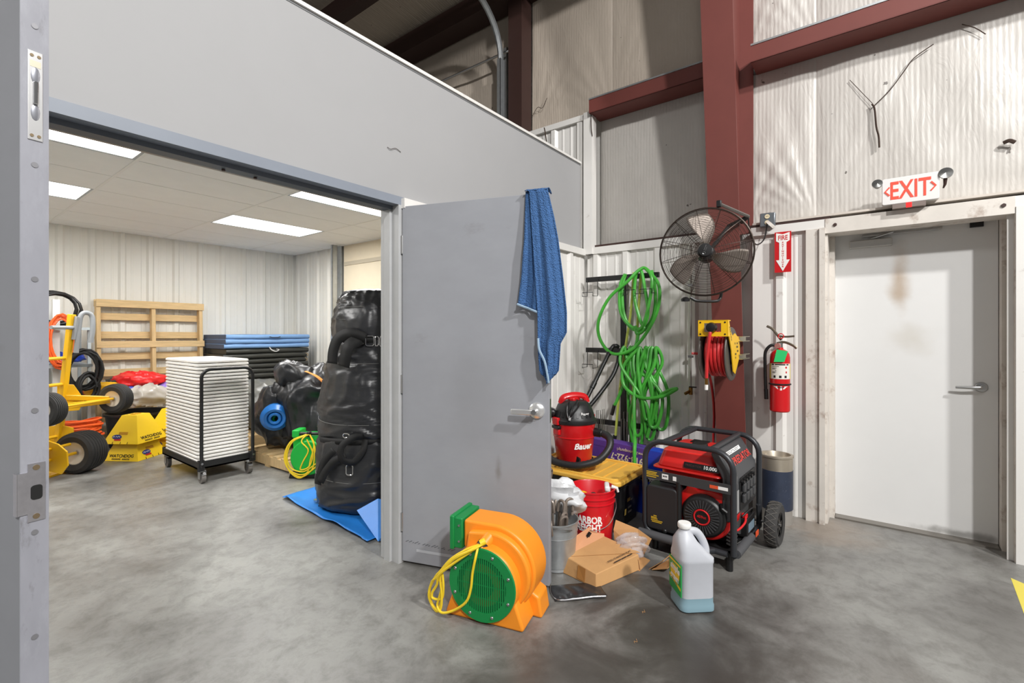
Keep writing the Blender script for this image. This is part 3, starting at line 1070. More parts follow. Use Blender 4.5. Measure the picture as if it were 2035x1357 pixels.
# ---- outlet box, cord of the fan plugged in
ob = thing('outlet_box', 'small grey metal outlet box above the liner trim beside the column', 'outlet', (4.10, .668, 2.255))
MB().box((0, 0, 0), (.045, .105, .105), rx=R(2)).build('box', mat('grey_outlet_metal', (128, 134, 140), .35, .6), ob, bevel=.006)
for zz in (.024, -.022):
    MB().lathe([(0, 0), (.017, 0), (.017, .004), (0, .004)], 18, Mrot((-.0235, 0, zz), (0, -1, 0), (0, 0, 1)) @ Matrix.Rotation(0, 4, 'X')).build('receptacle', mat('ivory_plastic', (224, 210, 176), .5), ob)
MB().bb((-.0285, -.007, .021), (-.027, -.004, .030)).bb((-.0285, .004, .021), (-.027, .007, .030)).build('slots', BLACKINK, ob, smooth=False)
MB().bb((.02, -.02, .05), (.035, .02, .062)).build('bracket_ear', STEEL, ob, smooth=False)
rg = MB().grid(lambda a, b: Vector((-.03 - .02 * math.sin(a * 3), .01 - .05 * a - .018 * b, -.02 - .055 * a + .012 * b + .004 * math.sin(b * 9))), 8, 4).build('rag', mat('white_rag', (232, 226, 218), .8))
rg.location = (4.10, .668, 2.255)
tag(rg, 'scrap of white rag hanging from the outlet box', 'rag')

# ---- wall fan
fan = thing('wall_fan', 'round black wire-guard wall fan with three metal blades on column', 'fan')
FC = Vector((3.40, .935, 1.945))
fn_ = Vector((-.955, -.24, -.12)).normalized()
fx = Vector((0, 0, 1)).cross(fn_).normalized()       # image right... local x
FM = Mrot(FC, -fx, Vector((0, 0, 1)))
if (FM.to_3x3() @ Vector((0, 0, 1))).dot(fn_) < 0:
    FM = Mrot(FC, fx, Vector((0, 0, 1)))
WIRE = mat('bronzed_wire', (58, 48, 42), .4, .6)
RG = .300
g = MB()
for i in range(21):
    r_ = .055 + (RG - .06) * i / 20
    zz = .075 * math.cos((r_ / RG) ** 2 * PI / 2) + .012
    g.ring((0, 0, zz), r_, .0013, n=44, k=4, M=FM)
for i in range(12):
    r_ = .08 + (RG - .085) * i / 11
    zz = -.085 * math.cos((r_ / RG) ** 2 * PI / 2) - .012
    g.ring((0, 0, zz), r_, .0013, n=44, k=4, M=FM)
grim = MB().ring((0, 0, 0), RG, .006, n=56, k=8, M=FM).build('guard_rim', WIRE, fan)
g.build('guard_rings', WIRE, grim)
for i in range(12):
    a = 2 * PI * i / 12 + .2
    pts = []
    for q in range(8):
        r_ = .05 + (RG - .05) * q / 7
        pts.append((r_ * math.cos(a), r_ * math.sin(a), .075 * math.cos((r_ / RG) ** 2 * PI / 2) + .014))
    MB().tube(pts, .0022, 4, M=FM).build('guard_spoke', WIRE, grim)
    pts = [(p[0], p[1], -p[2] - .01) for p in pts]
    MB().tube(pts, .0022, 4, M=FM).build('guard_spoke', WIRE, grim)
MB().lathe([(0, .085), (.030, .088), (.042, .094), (.042, .102), (0, .104)], 28, FM).build('badge', BLACKP, fan)
MB().tube([FM @ Vector(p) for p in ((-.004, -.012, .105), (-.014, -.018, .105), (-.016, -.028, .105), (-.006, -.031, .105), (.001, -.022, .105), (-.004, -.014, .105))], .0016, 5, closed=True).tube([FM @ Vector(p) for p in ((-.008, -.006, .105), (.006, .030, .105))], .003, 5).tube([FM @ Vector(p) for p in ((.002, -.008, .105), (.010, .016, .105))], .002, 5).build('badge_logo', STEEL, fan)
BLADE = mat('aluminium_blade', (134, 124, 116), .5, .5, var=.1, vs=9)
for i in range(3):
    a0 = R(205 + 120 * i)

    def bl(u_, v_):
        r_ = .05 + .215 * u_
        wd_ = (.30 + .62 * math.sin(PI * (.15 + .72 * u_))) * .9
        aa = a0 + (v_ - .5) * wd_ * (1.0 + .1 * u_) + .3 * u_
        return Vector((r_ * math.cos(aa), r_ * math.sin(aa), .045 * (v_ - .5) + .012))
    MB().grid(bl, 12, 10, M=FM).build('blade', BLADE, fan, solid=.002, ang=180)
MB().lathe([(0, -.16), (.045, -.155), (.062, -.12), (.062, -.05), (.05, -.02), (.03, -.01), (.025, .03), (0, .03)], 24, FM).build('motor', BLACKM, fan)
for s_ in (-1, 1):
    pass
# yoke: half loop below, knob, arm above to the column
yk = spline([FM @ Vector(p) for p in ((-.10, -RG - .01, 0), (-.05, -RG - .035, -.01), (.06, -RG - .04, -.02), (.09, -RG - .02, -.05), (.10, -RG + .02, -.05))], 6)
MB().tube(yk, .010, 8).build('lower_yoke', BLACKM, fan)
MB().lathe([(0, -.02), (.028, -.018), (.030, 0), (.012, .012), (0, .012)], 14, Matrix.Translation(FM @ Vector((-.13, -RG - .02, .02)))).build('tilt_knob', BLACKP, fan)
tp = FM @ Vector((.085, RG + .02, .0))
arm_e = Vector((3.74, .735, 2.225))
MB().tube([tp, arm_e], .012, 8).build('upper_arm', mat('grey_arm', (120, 116, 112), .35, .8), fan)
MB().tube([arm_e, Vector((3.72, .86, 2.17)), Vector((3.60, .93, 2.02)), FM @ Vector((0, 0, -.15))], .013, 8).build('support_arm', BLACKM, fan)
MB().tube([arm_e, Vector((3.80, .79, 2.20))], .014, 8).build('column_stub', BLACKM, fan)
MB().box((3.785, .83, 2.2), (.012, .06, .12)).build('column_plate', BLACKM, fan, smooth=False)
MB().box(tp, (.03, .03, .045)).build('tilt_clamp', BLACKM, fan, bevel=.004)
MB().tube(spline([arm_e, (3.80, .735, 2.12), (3.93, .72, 2.05), (4.06, .69, 2.10), (4.075, .67, 2.20), (4.07, .668, 2.23)], 8), .005, 6).build('power_cord', BLACKP, fan)

# ---- air drop pipe with valve
pp = thing('air_line', 'thin grey air pipe with brass drop valve down the ribbed panel', 'pipe', (4.085, 1.244, .88))
MB().cyl((0, 0, 0), (0, 0, 1.25), .008, n=10).build('pipe', mat('dull_pipe', (170, 166, 160), .45, .6), pp)
BRASS = mat('brass', (150, 112, 58), .35, 1.0)
MB().cyl((0, 0, -.01), (0, 0, .05), .016, n=10).cyl((0, 0, .02), (-.05, .03, .0), .013, n=10).build('valve', BRASS, pp)
MB().box((-.01, -.02, .055), (.012, .06, .01)).build('valve_handle', BLACKM, pp, smooth=False)
for z in (.3, .9):
    MB().bb((-.012, -.02, z), (.012, .02, z + .02)).build('pipe_clamp', STEEL, pp, smooth=False)

# ---- hose reel on the column
hr = thing('hose_reel', 'yellow hose reel with red air hose bolted to the column', 'hose reel')
RC = Vector((3.60, .90, 1.24))     # axle along Y
DRUM = mat('reel_flange_grey', (92, 88, 84), .4, .3)
for (y_, nm) in ((-.085, 'flange'), (.085, 'flange')):
    fl_ = MB()
    fl_.lathe([(.07, -.004), (.185, -.006), (.19, 0), (.185, .006), (.07, .004)], 40, Mrot(RC + Vector((0, y_, 0)), (1, 0, 0), (0, 0, 1)))
    fl_.build(nm, DRUM, hr)
MB().cyl(RC + Vector((0, -.10, 0)), RC + Vector((0, .10, 0)), .075, n=24).build('drum_core', BLACKP, hr)
HOSER = mat('red_air_hose', (196, 44, 46), .38)
pts = []
for i in range(0, 7 * 24 + 1):
    a = 2 * PI * i / 24
    turn = i / 24
    rr = .125 + .008 * math.sin(turn * 2.1)
    pts.append(RC + Vector((rr * math.cos(a), .065 - .0205 * turn * .92 - .002, rr * math.sin(a))))
MB().tube(pts, .0125, 8).build('coiled_hose', HOSER, hr)
pts = []
for i in range(0, 5 * 24 + 1):
    a = 2 * PI * i / 24
    turn = i / 24
    pts.append(RC + Vector((.150 * math.cos(a), .055 - .026 * turn, .150 * math.sin(a))))
MB().tube(pts, .0125, 8).build('coiled_hose', HOSER, hr)
YR = mat('reel_yellow', (238, 188, 24), .4)
# guide plate in front (faces the hall) with outlet opening
gp = MB()
XF = 3.40
gp.bb((XF, .795, 1.365), (XF + .006, .985, 1.395)).bb((XF, .795, 1.455), (XF + .006, .985, 1.475)).bb((XF, .795, 1.395), (XF + .006, .835, 1.455)).bb((XF, .945, 1.395), (XF + .006, .985, 1.455))
gp.bb((XF, .795, 1.470), (XF + .09, .985, 1.476))
gp.build('guide_plate', YR, hr, smooth=False)
MB().lathe([(0, 0), (.034, 0), (.036, .02), (.030, .045), (.012, .05), (0, .05)], 20, Mrot((XF + .01, .895, 1.425), (0, -1, 0), (0, 0, 1)) ).build('outlet_roller', BLACKP, hr)
for (y_, z_) in ((.81, 1.46), (.97, 1.46), (.81, 1.38), (.97, 1.38)):
    MB().cyl((XF - .002, y_, z_), (XF + .002, y_, z_), .006, n=8).build('bolt', BLACKM, hr)
# side arm plate, on the -Y side
sa = MB()
sa.prism([(3.40, 1.476), (3.425, 1.476), (3.47, 1.40), (3.53, 1.365), (3.60, 1.385), (3.66, 1.365), (3.74, 1.36), (3.74, 1.225), (3.60, 1.10), (3.55, 1.12), (3.50, 1.26), (3.43, 1.365), (3.40, 1.365)], 0, .006, Matrix(((1, 0, 0, 0), (0, 0, 1, .790), (0, 1, 0, 0), (0, 0, 0, 1))))
sa.build('side_arm', YR, hr, smooth=False)
fine_print(hr, mat('reel_print', (92, 80, 40), .6), (3.60, .7895, 1.27), (1, 0, 0), (0, 0, 1), [(.045, [(-.02, .0), (.04, .07)]), (.02, [(.03, .08)]), (-.01, [(.05, .09)]), (-.03, [(-.01, .03)]), (-.055, [(.0, .02)])], .014, 'arm_print')
fine_print(hr, mat('reel_print'), (3.46, .7895, 1.39), (.55, 0, -.83), (.83, 0, .55), [(0, [(-.05, -.035), (-.03, -.02), (-.015, .0), (.005, .02), (.025, .045), (.05, .065)])], .012, 'arm_print')
for z_ in (1.345, 1.215):
    st = MB()
    st.bb((3.70, .765, z_ - .018), (3.95, .796, z_ - .014)).bb((3.70, .765, z_ + .014), (3.95, .796, z_ + .018)).bb((3.70, .792, z_ - .018), (3.95, .796, z_ + .018))
    st.build('strut', mat('zinc_strut', (186, 184, 160), .35, .8), hr, smooth=False)
MB().tube(spline([(XF - .005, .895, 1.425), (XF - .03, .90, 1.37), (XF - .02, .92, 1.22), (XF - .015, .925, 1.08)], 6), .0115, 10).build('hose_end', HOSER, hr)
MB().cyl((XF - .015, .925, 1.085), (XF - .015, .926, 1.03), .010, n=10).build('fitting', BRASS, hr)
MB().cyl((XF - .015, .926, 1.035), (XF - .015, .927, 1.0), .012, n=10).build('connector', WHITEPL, hr)
MB().cyl((3.50, .985, 1.24), (3.47, 1.05, 1.243), .009, n=8).build('crank_pin', HOSER, hr)
fh = MB().tube(spline([(3.70, .99, 1.20), (3.84, 1.035, 1.10), (3.96, 1.04, .95), (4.0, 1.035, .75), (4.03, 1.05, .5), (4.04, 1.06, .3)], 8), .010, 8).build('feed_hose', HOSER, hr)

# ---- wall rack with hooks
rk = thing('hose_rack', 'black steel wall rack with three bars and wire hooks', 'rack', (4.09, 1.85, 0))
MB().box((0, 0, 1.10), (.03, .045, 1.62)).build('post', BLACKM, rk, smooth=False)
for (z, y0, y1) in ((1.895, -.345, .365), (1.225, -.345, .365), (.555, -.34, .355)):
    MB().box((-.03, (y0 + y1) / 2, z), (.03, y1 - y0, .045)).build('bar', BLACKM, rk, smooth=False)
    for yy in (y1 - .02, y0 + .02, y0 + .17):
        hk = MB()
        s_ = -1 if yy > 0 else 1
        hk.tube([(-.05, yy, z), (-.055, yy, z - .16), (-.15, yy, z - .165), (-.15, yy, z - .13), (-.15, yy + s_ * .11, z - .13), (-.15, yy + s_ * .11, z - .165), (-.055, yy + s_ * .11, z - .16), (-.05, yy + s_ * .11, z)], .0035, 6)
        hk.build('wire_hook', BLACKM, rk)

# ---- green hose, upper coil and lower coil, tied off
g1 = thing('garden_hose', 'bright green hose looped over the top bar of the rack', 'hose')


def P3(lst):
    return [Vector(p) for p in lst]


MB().tube(spline(P3([(3.99, 1.60, 1.95), (3.95, 1.47, 1.80), (3.94, 1.47, 1.60), (3.93, 1.56, 1.40), (3.92, 1.70, 1.24), (3.90, 1.87, 1.205), (3.89, 1.985, 1.33), (3.89, 2.0, 1.50), (3.90, 1.90, 1.70), (3.93, 1.74, 1.84), (3.97, 1.66, 1.93), (3.99, 1.60, 1.95), (3.96, 1.53, 1.85), (3.95, 1.55, 1.65), (3.95, 1.60, 1.47), (3.96, 1.66, 1.41), (3.97, 1.75, 1.46), (3.97, 1.80, 1.60), (3.98, 1.81, 1.80), (4.0, 1.79, 1.915)]), 8), .0145, 8).build('coil', GREENH, g1)
MB().tube(spline(P3([(3.99, 1.79, 1.915), (3.97, 1.83, 1.80), (3.96, 1.82, 1.58), (3.96, 1.73, 1.45), (3.96, 1.62, 1.43), (3.97, 1.57, 1.56), (3.97, 1.60, 1.78), (3.99, 1.64, 1.93), (4.0, 1.69, 1.90), (3.99, 1.70, 1.70), (3.97, 1.64, 1.50), (3.96, 1.60, 1.42), (3.955, 1.66, 1.38), (3.955, 1.68, 1.45)]), 8), .0145, 8).build('coil', GREENH, g1)
MB().tube(spline(P3([(4.0, 1.55, 1.93), (4.01, 1.52, 1.75), (4.0, 1.53, 1.55), (3.98, 1.60, 1.42), (3.965, 1.645, 1.40), (3.95, 1.66, 1.32), (3.95, 1.68, 1.25)]), 8), .0145, 8).build('tail', GREENH, g1)
g2 = thing('garden_hose', 'bunched green hose hanging from the middle rack bar to the floor', 'hose')
rnd = random.Random(11)
for i in range(9):
    y0 = 1.50 + .035 * i + rnd.uniform(-.01, .01)
    dz = rnd.uniform(.58, .86)
    yb = 1.42 + rnd.uniform(0, .24)
    x0 = 3.93 + rnd.uniform(-.02, .05)
    ww = rnd.uniform(.035, .08)
    loop = [(x0 + .03, y0, 1.265), (x0 - .02, y0 + ww * .4 - .02, 1.10), (x0 - .03, yb + ww, 1.25 - dz * .7), (x0 - .02, yb + ww * .4, 1.25 - dz), (x0, yb - ww * .5, 1.25 - dz * .95), (x0 + .02, yb - ww * .6 - .0, 1.25 - dz * .55), (x0 + .03, y0 - .05, 1.12)]
    MB().tube(spline(P3(loop), 7, closed=True), .0145, 8, closed=True).build('coil', GREENH, g2)
MB().tube(spline(P3([(3.94, 1.64, 1.26), (3.90, 1.76, 1.10), (3.88, 1.75, .93), (3.87, 1.60, .84), (3.87, 1.42, .86), (3.88, 1.31, .92), (3.885, 1.30, .935), (3.89, 1.37, .91), (3.91, 1.46, .84), (3.92, 1.50, .70), (3.90, 1.55, .5)]), 8), .0145, 8).build('loop', GREENH, g2)
MB().tube(spline(P3([(3.94, 1.58, 1.26), (3.90, 1.65, 1.0), (3.84, 1.64, .76), (3.71, 1.58, .56), (3.61, 1.535, .515), (3.565, 1.52, .42), (3.56, 1.515, .2), (3.56, 1.51, .016)]), 8), .0145, 8).build('tail', GREENH, g2)
MB().tube(spline(P3([(3.95, 1.70, 1.25), (3.93, 1.75, 1.0), (3.92, 1.83, .80), (3.92, 1.86, .74)]), 8), .0145, 8).build('tail', GREENH, g2)
MB().tube(P3([(3.92, 1.86, .745), (3.92, 1.885, .655)]), .017, 8).build('hose_end', BLACKP, g2)
# pale yellow-green strap hose
g3 = thing('flat_hose', 'pale yellow green flat hose hanging behind the green hose', 'hose')
YG = mat('pale_lime_hose', (196, 206, 96), .5)
for (ya, yb) in ((1.73, 1.885), (1.66, 1.74)):
    MB().tube(spline(P3([(4.045, ya, 1.93), (4.03, ya + .02, 1.6), (4.02, ya + (yb - ya) * .5, 1.2), (4.0, ya + (yb - ya) * .8, .8), (3.99, yb, .42)]), 6), .017, 8, flat=.6).build('hose', YG, g3)
MB().tube(P3([(3.988, 1.885, .46), (3.975, 1.90, .36)]), .020, 8).build('hose_end', BLACKP, g3)
# black wand and hose over the middle bar
g4 = thing('vacuum_wand', 'black plastic vacuum wands leaning from the vacuum to the rack bar', 'vacuum wand')
MB().tube(spline(P3([(3.97, 1.845, 1.26), (3.945, 1.86, 1.27), (3.91, 1.90, 1.22), (3.60, 1.98, .80), (3.50, 2.0, .74)]), 6), .019, 10).build('wand', BLACKP, g4)
MB().tube(spline(P3([(3.96, 1.83, 1.22), (3.93, 1.83, 1.13), (3.86, 1.855, 1.0), (3.72, 1.92, .84), (3.58, 1.97, .72)]), 6), .019, 10).build('wand', BLACKP, g4)
for p in ((3.91, 1.90, 1.22), (3.70, 1.953, .935)):
    q = Vector(p)
    dv = Vector((-.31, .08, -.42)).normalized()
    MB().tube([q - dv * .03, q + dv * .03], .023, 12).build('coupling', BLACKP, g4)
# bundle of thin wire sign stakes in front of the rack
rnd = random.Random(5)
WST = mat('zinc_wire', (150, 150, 148), .35, .9)
for i in range(9):
    yy = 2.04 - .012 * i if i < 4 else 1.80 - .018 * (i - 4)
    xx = 3.92 + rnd.uniform(-.03, .03)
    s_ = MB()
    zt = rnd.uniform(.60, .70)
    s_.tube([(xx, yy, .02), (xx + .02, yy + rnd.uniform(-.02, .02), zt), (xx + .02, yy - .03, zt + .004), (xx, yy - .035, .02)], .0028, 5)
    s_.tube([(xx + .012, yy, .40), (xx + .012, yy - .035, .40)], .0028, 5)
    o = s_.build('wire_stake', WST)
    tag(o, 'thin bent wire sign stake, ' + ('first', 'second', 'third', 'fourth', 'fifth', 'sixth', 'seventh', 'eighth', 'ninth')[i] + ' from the left under the rack', 'wire stake', 'wire sign stakes')

# ---- towel over the open door leaf (coordinates of the leaf)
TOW = mat('blue_waffle_towel', (62, 100, 150), .95, var=.12, vs=40)
nt = TOW.node_tree
vn = nt.nodes.new('ShaderNodeTexVoronoi')
vn.inputs['Scale'].default_value = 150
tcn = nt.nodes.new('ShaderNodeTexCoord')
nt.links.new(tcn.outputs['Object'], vn.inputs['Vector'])
bn = nt.nodes.new('ShaderNodeBump')
bn.inputs['Strength'].default_value = .9
bn.inputs['Distance'].default_value = .006
nt.links.new(vn.outputs['Distance'], bn.inputs['Height'])
nt.links.new(bn.outputs[0], nt.nodes['Principled BSDF'].inputs['Normal'])
tw = thing('towel', 'blue waffle weave towel hung over the corner of the open door', 'towel', (HX, HY, 0), ang)


def itp(tb, z):
    tb = sorted(tb)
    if z <= tb[0][0]:
        return tb[0][1]
    for (a, b) in zip(tb, tb[1:]):
        if z <= b[0]:
            return a[1] + (b[1] - a[1]) * (z - a[0]) / (b[0] - a[0])
    return tb[-1][1]


LF = [(2.16, .785), (1.9, .782), (1.7, .768), (1.53, .745)]
RT = [(2.16, .912), (2.0, .95), (1.88, .972), (1.68, .998), (1.50, 1.018), (1.39, 1.018), (1.335, .985), (1.19, .975), (1.12, .925)]
LM = [(2.16, .81), (1.6, .855), (1.5, .862), (1.3, .865), (1.19, .872), (1.12, .905)]


def flap(xl, xr, z0, hem, amp, ph, nx=30, nz=50, y0=-.012):
    def f(a, b):
        zb = hem(a)
        z = z0 + (zb - z0) * b
        l, r = itp(xl, z), itp(xr, z)
        x = l + (r - l) * a
        k = min(1, b * 1.6 + .12)
        y = y0 - amp * k * (1 + math.sin(a * 9.5 + ph + b * .8)) - amp * .5 * k * (1 + math.sin(a * 21 + ph * 2 - b))
        return Vector((x, y, z))
    return MB().grid(f, nx, nz)


m1 = flap(LF, [(2.16, .90), (1.5, .885)], 2.162, lambda a: 1.545 - .055 * a, .010, .4)
m1.build('front_fold', TOW, tw, ang=180, solid=.004)
m2 = flap(LM, RT, 2.165, lambda a: 1.12 + .05 * (2 * a - 1) ** 2 + (.0 if a < .8 else .0), .012, 2.1, y0=-.030)
m2.build('main_fold', TOW, tw, ang=180, solid=.004)
tp_ = MB().grid(lambda a, b: Vector((.785 + .127 * a, -.035 + .10 * b, 2.158 + .016 * math.sin(PI * b) + .003 * math.sin(a * 20))), 16, 8)
tp_.build('top_fold', TOW, tw, ang=180, solid=.004)
m3 = MB().grid(lambda a, b: Vector((.79 + .10 * a, .065 + .008 * math.sin(a * 14), 2.16 - .55 * b)), 16, 14)
m3.build('back_fold', TOW, tw, ang=180, solid=.004)
HEM = mat('pale_blue_hem', (150, 176, 198), .9)
hm_ = MB().tube([(itp(LF, 1.545 - .055 * a) + (.885 - .745) * a, -.030 - .010 * (1 + math.sin(a * 9.5 + 1.2)), 1.545 - .055 * a) for a in [i / 12 for i in range(13)]], .006, 5)
hm_.build('hem', HEM, tw)
MB().tube(spline([(.866, -.052, 1.36), (.875, -.062, 1.30), (.905, -.068, 1.24), (.92, -.066, 1.17), (.925, -.060, 1.125)], 5), .006, 5).build('hem', HEM, tw)

# ---- hardware on the edge of the near door leaf (coordinates of that leaf)
EX = .9153
fb = MB().bb((EX, .011, 1.785), (EX + .002, .034, 1.968)).build('flush_bolt_plate', mat('satin_chrome'), d4, smooth=False, bevel=.0008)
fbp = MB()
for z_ in (1.918, 1.842):
    fbp.sph((EX + .0012, .0225, z_), (.0018, .0085, .019), 14, 8)
fbp.build('flush_bolt_recess', mat('recess_grey', (168, 170, 178), .25, .7), d4)
MB().bb((EX + .002, .0185, 1.858), (EX + .0075, .0265, 1.905)).build('flush_bolt_lever', CHROME, d4, smooth=False, bevel=.002)
for z_ in (1.958, 1.794):
    for y_ in (.017, .028):
        MB().cyl((EX + .002, y_, z_), (EX + .003, y_, z_), .0032, n=10).build('screw', mat('dull_brass', (128, 112, 88), .5, .6), d4)
MB().bb((EX + .0018, .014, 1.935), (EX + .0024, .031, 1.948)).build('maker_plate', mat('pale_brass', (196, 190, 170), .4, .6), d4, smooth=False)
stp = MB()
stp.bb((EX, .011, 1.003), (EX + .0016, .038, 1.122)).bb((EX, -.004, 1.02), (EX + .0016, .011, 1.105)).bb((EX - .014, -.006, 1.02), (EX + .0016, -.0042, 1.105))
stp.build('strike_plate', mat('scratched_steel', (196, 194, 200), .3, .9, var=.12, vs=30), d4, smooth=False)
MB().prism(rbox(.018, .030, .006), 0, .0006, Mrot((EX + .0018, .0245, 1.062), (0, 1, 0), (0, 0, 1))).build('strike_hole', BLACKINK, d4)
for z_ in (1.113, 1.013):
    MB().cyl((EX + .0016, .024, z_), (EX + .0028, .024, z_), .0055, n=14).build('screw', mat('dull_brass'), d4)
for z_ in (.55, .765, .98, 1.23, 1.50, 1.735, 2.02):
    MB().cyl((EX, .022, z_), (EX + .0012, .022, z_), .0055, n=14).build('edge_screw', mat('grey_screw', (138, 138, 142), .45, .5), d4)
# ================================================================= ON THE HALL FLOOR
# ---- orange blower (local x along its intake face, local y to the back)
bw = thing('blower', 'orange and green inflatable blower with coiled yellow cord before the open door', 'blower', (1.655, 1.69, 0), R(-75))
XZ = lambda y: Matrix(((1, 0, 0, 0), (0, 0, 1, y), (0, 1, 0, 0), (0, 0, 0, 1)))
hb = MB()
# front drum around the intake
circ = lambda cx, cz, r, n=40: [(cx + r * math.cos(2 * PI * i / n), cz + r * math.sin(2 * PI * i / n)) for i in range(n)]
hb.prism(circ(.205, .190, .180), .115, 0.0, XZ(0), taper=.985)
# scroll: spiral growing from the lower left to the outlet at the upper left
sp = []
for i in range(33):
    a = R(-150 + 240 * i / 32)
    rr = .178 + .047 * i / 32
    sp.append((.232 + rr * math.cos(a), .218 + rr * math.sin(a)))
sp += [(.055, .443), (.055, .305), (.10, .295), (.06, .25)]
hb.prism(sp, .27, .095, XZ(0))
# sculpted step between the drum and the scroll
sp2 = [(.232 + (p[0] - .232) * .93, .214 + (p[1] - .218) * .91) for p in sp[:33]] + [(.10, .405), (.085, .30)]
hb.prism(sp2, .10, .055, XZ(0))
hb.build('housing', ORANGE, bw, bevel=.012, seg=3)
ft = MB()
ft.prism([(0, 0), (.41, 0), (.41, .02), (.365, .14), (.31, .19), (.10, .19), (.045, .14), (0, .02)], .265, .012, XZ(0))
ft.prism([(.0, 0), (.41, 0), (.455, .0), (.44, .10), (.37, .14), (.05, .13), (.0, .02)], .275, .15, XZ(0))
ft.build('foot', ORANGE, bw, bevel=.012, seg=3)
oc = MB()
oc.prism([(.052, .452), (.052, .297), (.0, .297), (.0, .452)], .282, .085, XZ(0))
oc.prism([(.006, .460), (.006, .289), (-.018, .289), (-.018, .460)], .290, .078, XZ(0))
oc.build('outlet_collar', GREENP, bw, bevel=.006)
for (yy, zz) in ((.083, .335), (.083, .415)):
    MB().cyl((.035, yy + .004, zz), (.035, yy - .003, zz), .006, n=10).build('rivet', STEEL, bw)
gr = MB()
n = 44
for (r0, r1, ya, yb) in ((.128, .172, -.010, -.002),):
    vs, fs = [], []
    for i in range(n):
        a = 2 * PI * i / n
        for r_, y_ in ((r0, yb), (r0, ya), (r1, ya), (r1 + .003, yb)):
            vs.append((.205 + r_ * math.cos(a), y_, .190 + r_ * math.sin(a)))
    for i in range(n):
        k = (i + 1) % n
        for j in range(4):
            l = (j + 1) % 4
            fs.append((i * 4 + j, k * 4 + j, k * 4 + l, i * 4 + l))
    gr.add(vs, fs)
gring = gr.build('grille_ring', GREENP, bw)
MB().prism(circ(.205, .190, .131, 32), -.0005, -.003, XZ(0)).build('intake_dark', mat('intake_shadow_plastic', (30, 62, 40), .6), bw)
for i in range(23):
    x_ = -.121 + .011 * i
    h_ = math.sqrt(max(0, .129 ** 2 - x_ ** 2))
    MB().bb((.205 + x_ - .0032, -.009, .190 - h_), (.205 + x_ + .0032, -.004, .190 + h_)).build('grille_slat', GREENP, gring, smooth=False)
for zz in (-.06, .0, .06):
    h_ = math.sqrt(.129 ** 2 - zz ** 2)
    MB().bb((.205 - h_, -.0065, .190 + zz - .0025), (.205 + h_, -.003, .190 + zz + .0025)).build('grille_bar', GREENP, gring, smooth=False)
MB().lathe([(.062, .0), (.062, .0008), (.100, .0008), (.100, .0)], 32, Mrot((.205, -.0031, .190), (1, 0, 0), (0, 0, 1))).build('impeller_ring', mat('orange_impeller', (136, 100, 36), .6), bw)
for i in range(8):
    a = R(22 + 45 * i)
    MB().sph((.205 + .151 * math.cos(a), -.011, .190 + .151 * math.sin(a)), (.008, .005, .008), 12, 6).build('bolt', STEEL, gring)
MB().tube([(.185, .02, .345), (.215, .080, .395)], .031, 14).build('handle_post', ORANGE, bw, bevel=.004)
MB().tube([(.190, .03, .353), (.197, .043, .365)], .0335, 16).build('cord_strap', BLACKM, bw)
cords = [
    [(.19, .0, .378), (.13, -.02, .352), (.05, -.025, .295), (-.01, -.02, .225), (-.045, -.01, .185), (-.085, .0, .11), (-.075, .0, .045), (-.03, -.01, .018), (-.01, -.015, .05), (-.005, -.02, .12), (-.01, -.02, .20), (.05, -.035, .285), (.15, -.04, .355), (.20, .0, .38)],
    [(.20, .01, .378), (.15, -.03, .345), (.06, -.04, .275), (-.015, -.03, .205), (-.035, -.015, .15), (-.065, -.01, .10), (-.06, -.01, .075), (-.01, -.01, .085), (.005, -.02, .15), (.0, -.02, .21)],
    [(.19, -.01, .378), (.19, -.04, .33), (.175, -.04, .26), (.165, -.04, .18), (.14, -.04, .115), (.07, -.03, .055), (.0, -.025, .025), (-.035, -.01, .045), (-.02, -.01, .10), (-.005, -.015, .16), (-.04, -.01, .18)],
    [(.21, .0, .385), (.17, -.035, .365), (.09, -.04, .32), (.02, -.03, .25), (-.03, -.02, .19), (-.07, -.005, .15), (-.09, .0, .07), (-.04, -.005, .012), (-.01, -.01, .09), (-.015, -.015, .18)],
]
for c_ in cords:
    MB().tube(spline(c_, 7), .0062, 8).build('power_cord', YELCORD, bw)
MB().tube([(.195, .0, .385), (.215, .015, .395)], .016, 10).build('plug', YELCORD, bw)

# ---- generator (x depth from the engine side, y length from the panel side)
GX, GY = 2.945, .655
gn = thing('generator', 'red and black portable generator in tubular frame with two wheels', 'generator', (GX, GY, 0), R(-3))
gn.scale = (1.17, 1.08, 1.05)
DT = mat('graphite_tube', (52, 54, 58), .38, .2)
D_, L_, HT = .49, .50, .665


def hoop(x):
    r = .11
    pts = [(x, .0, .10), (x, .0, HT - r)]
    pts += [(x, r - r * math.cos(a * PI / 2 / 6), HT - r + r * math.sin(a * PI / 2 / 6)) for a in range(1, 7)]
    pts += [(x, L_ - r + r * math.sin(a * PI / 2 / 6), HT - r + r * math.cos(a * PI / 2 / 6)) for a in range(0, 7)]
    pts += [(x, L_, .16), (x, L_ - .01, .125), (x, L_ - .04, .105), (x, L_ - .08, .10), (x, .03, .10)]
    return pts


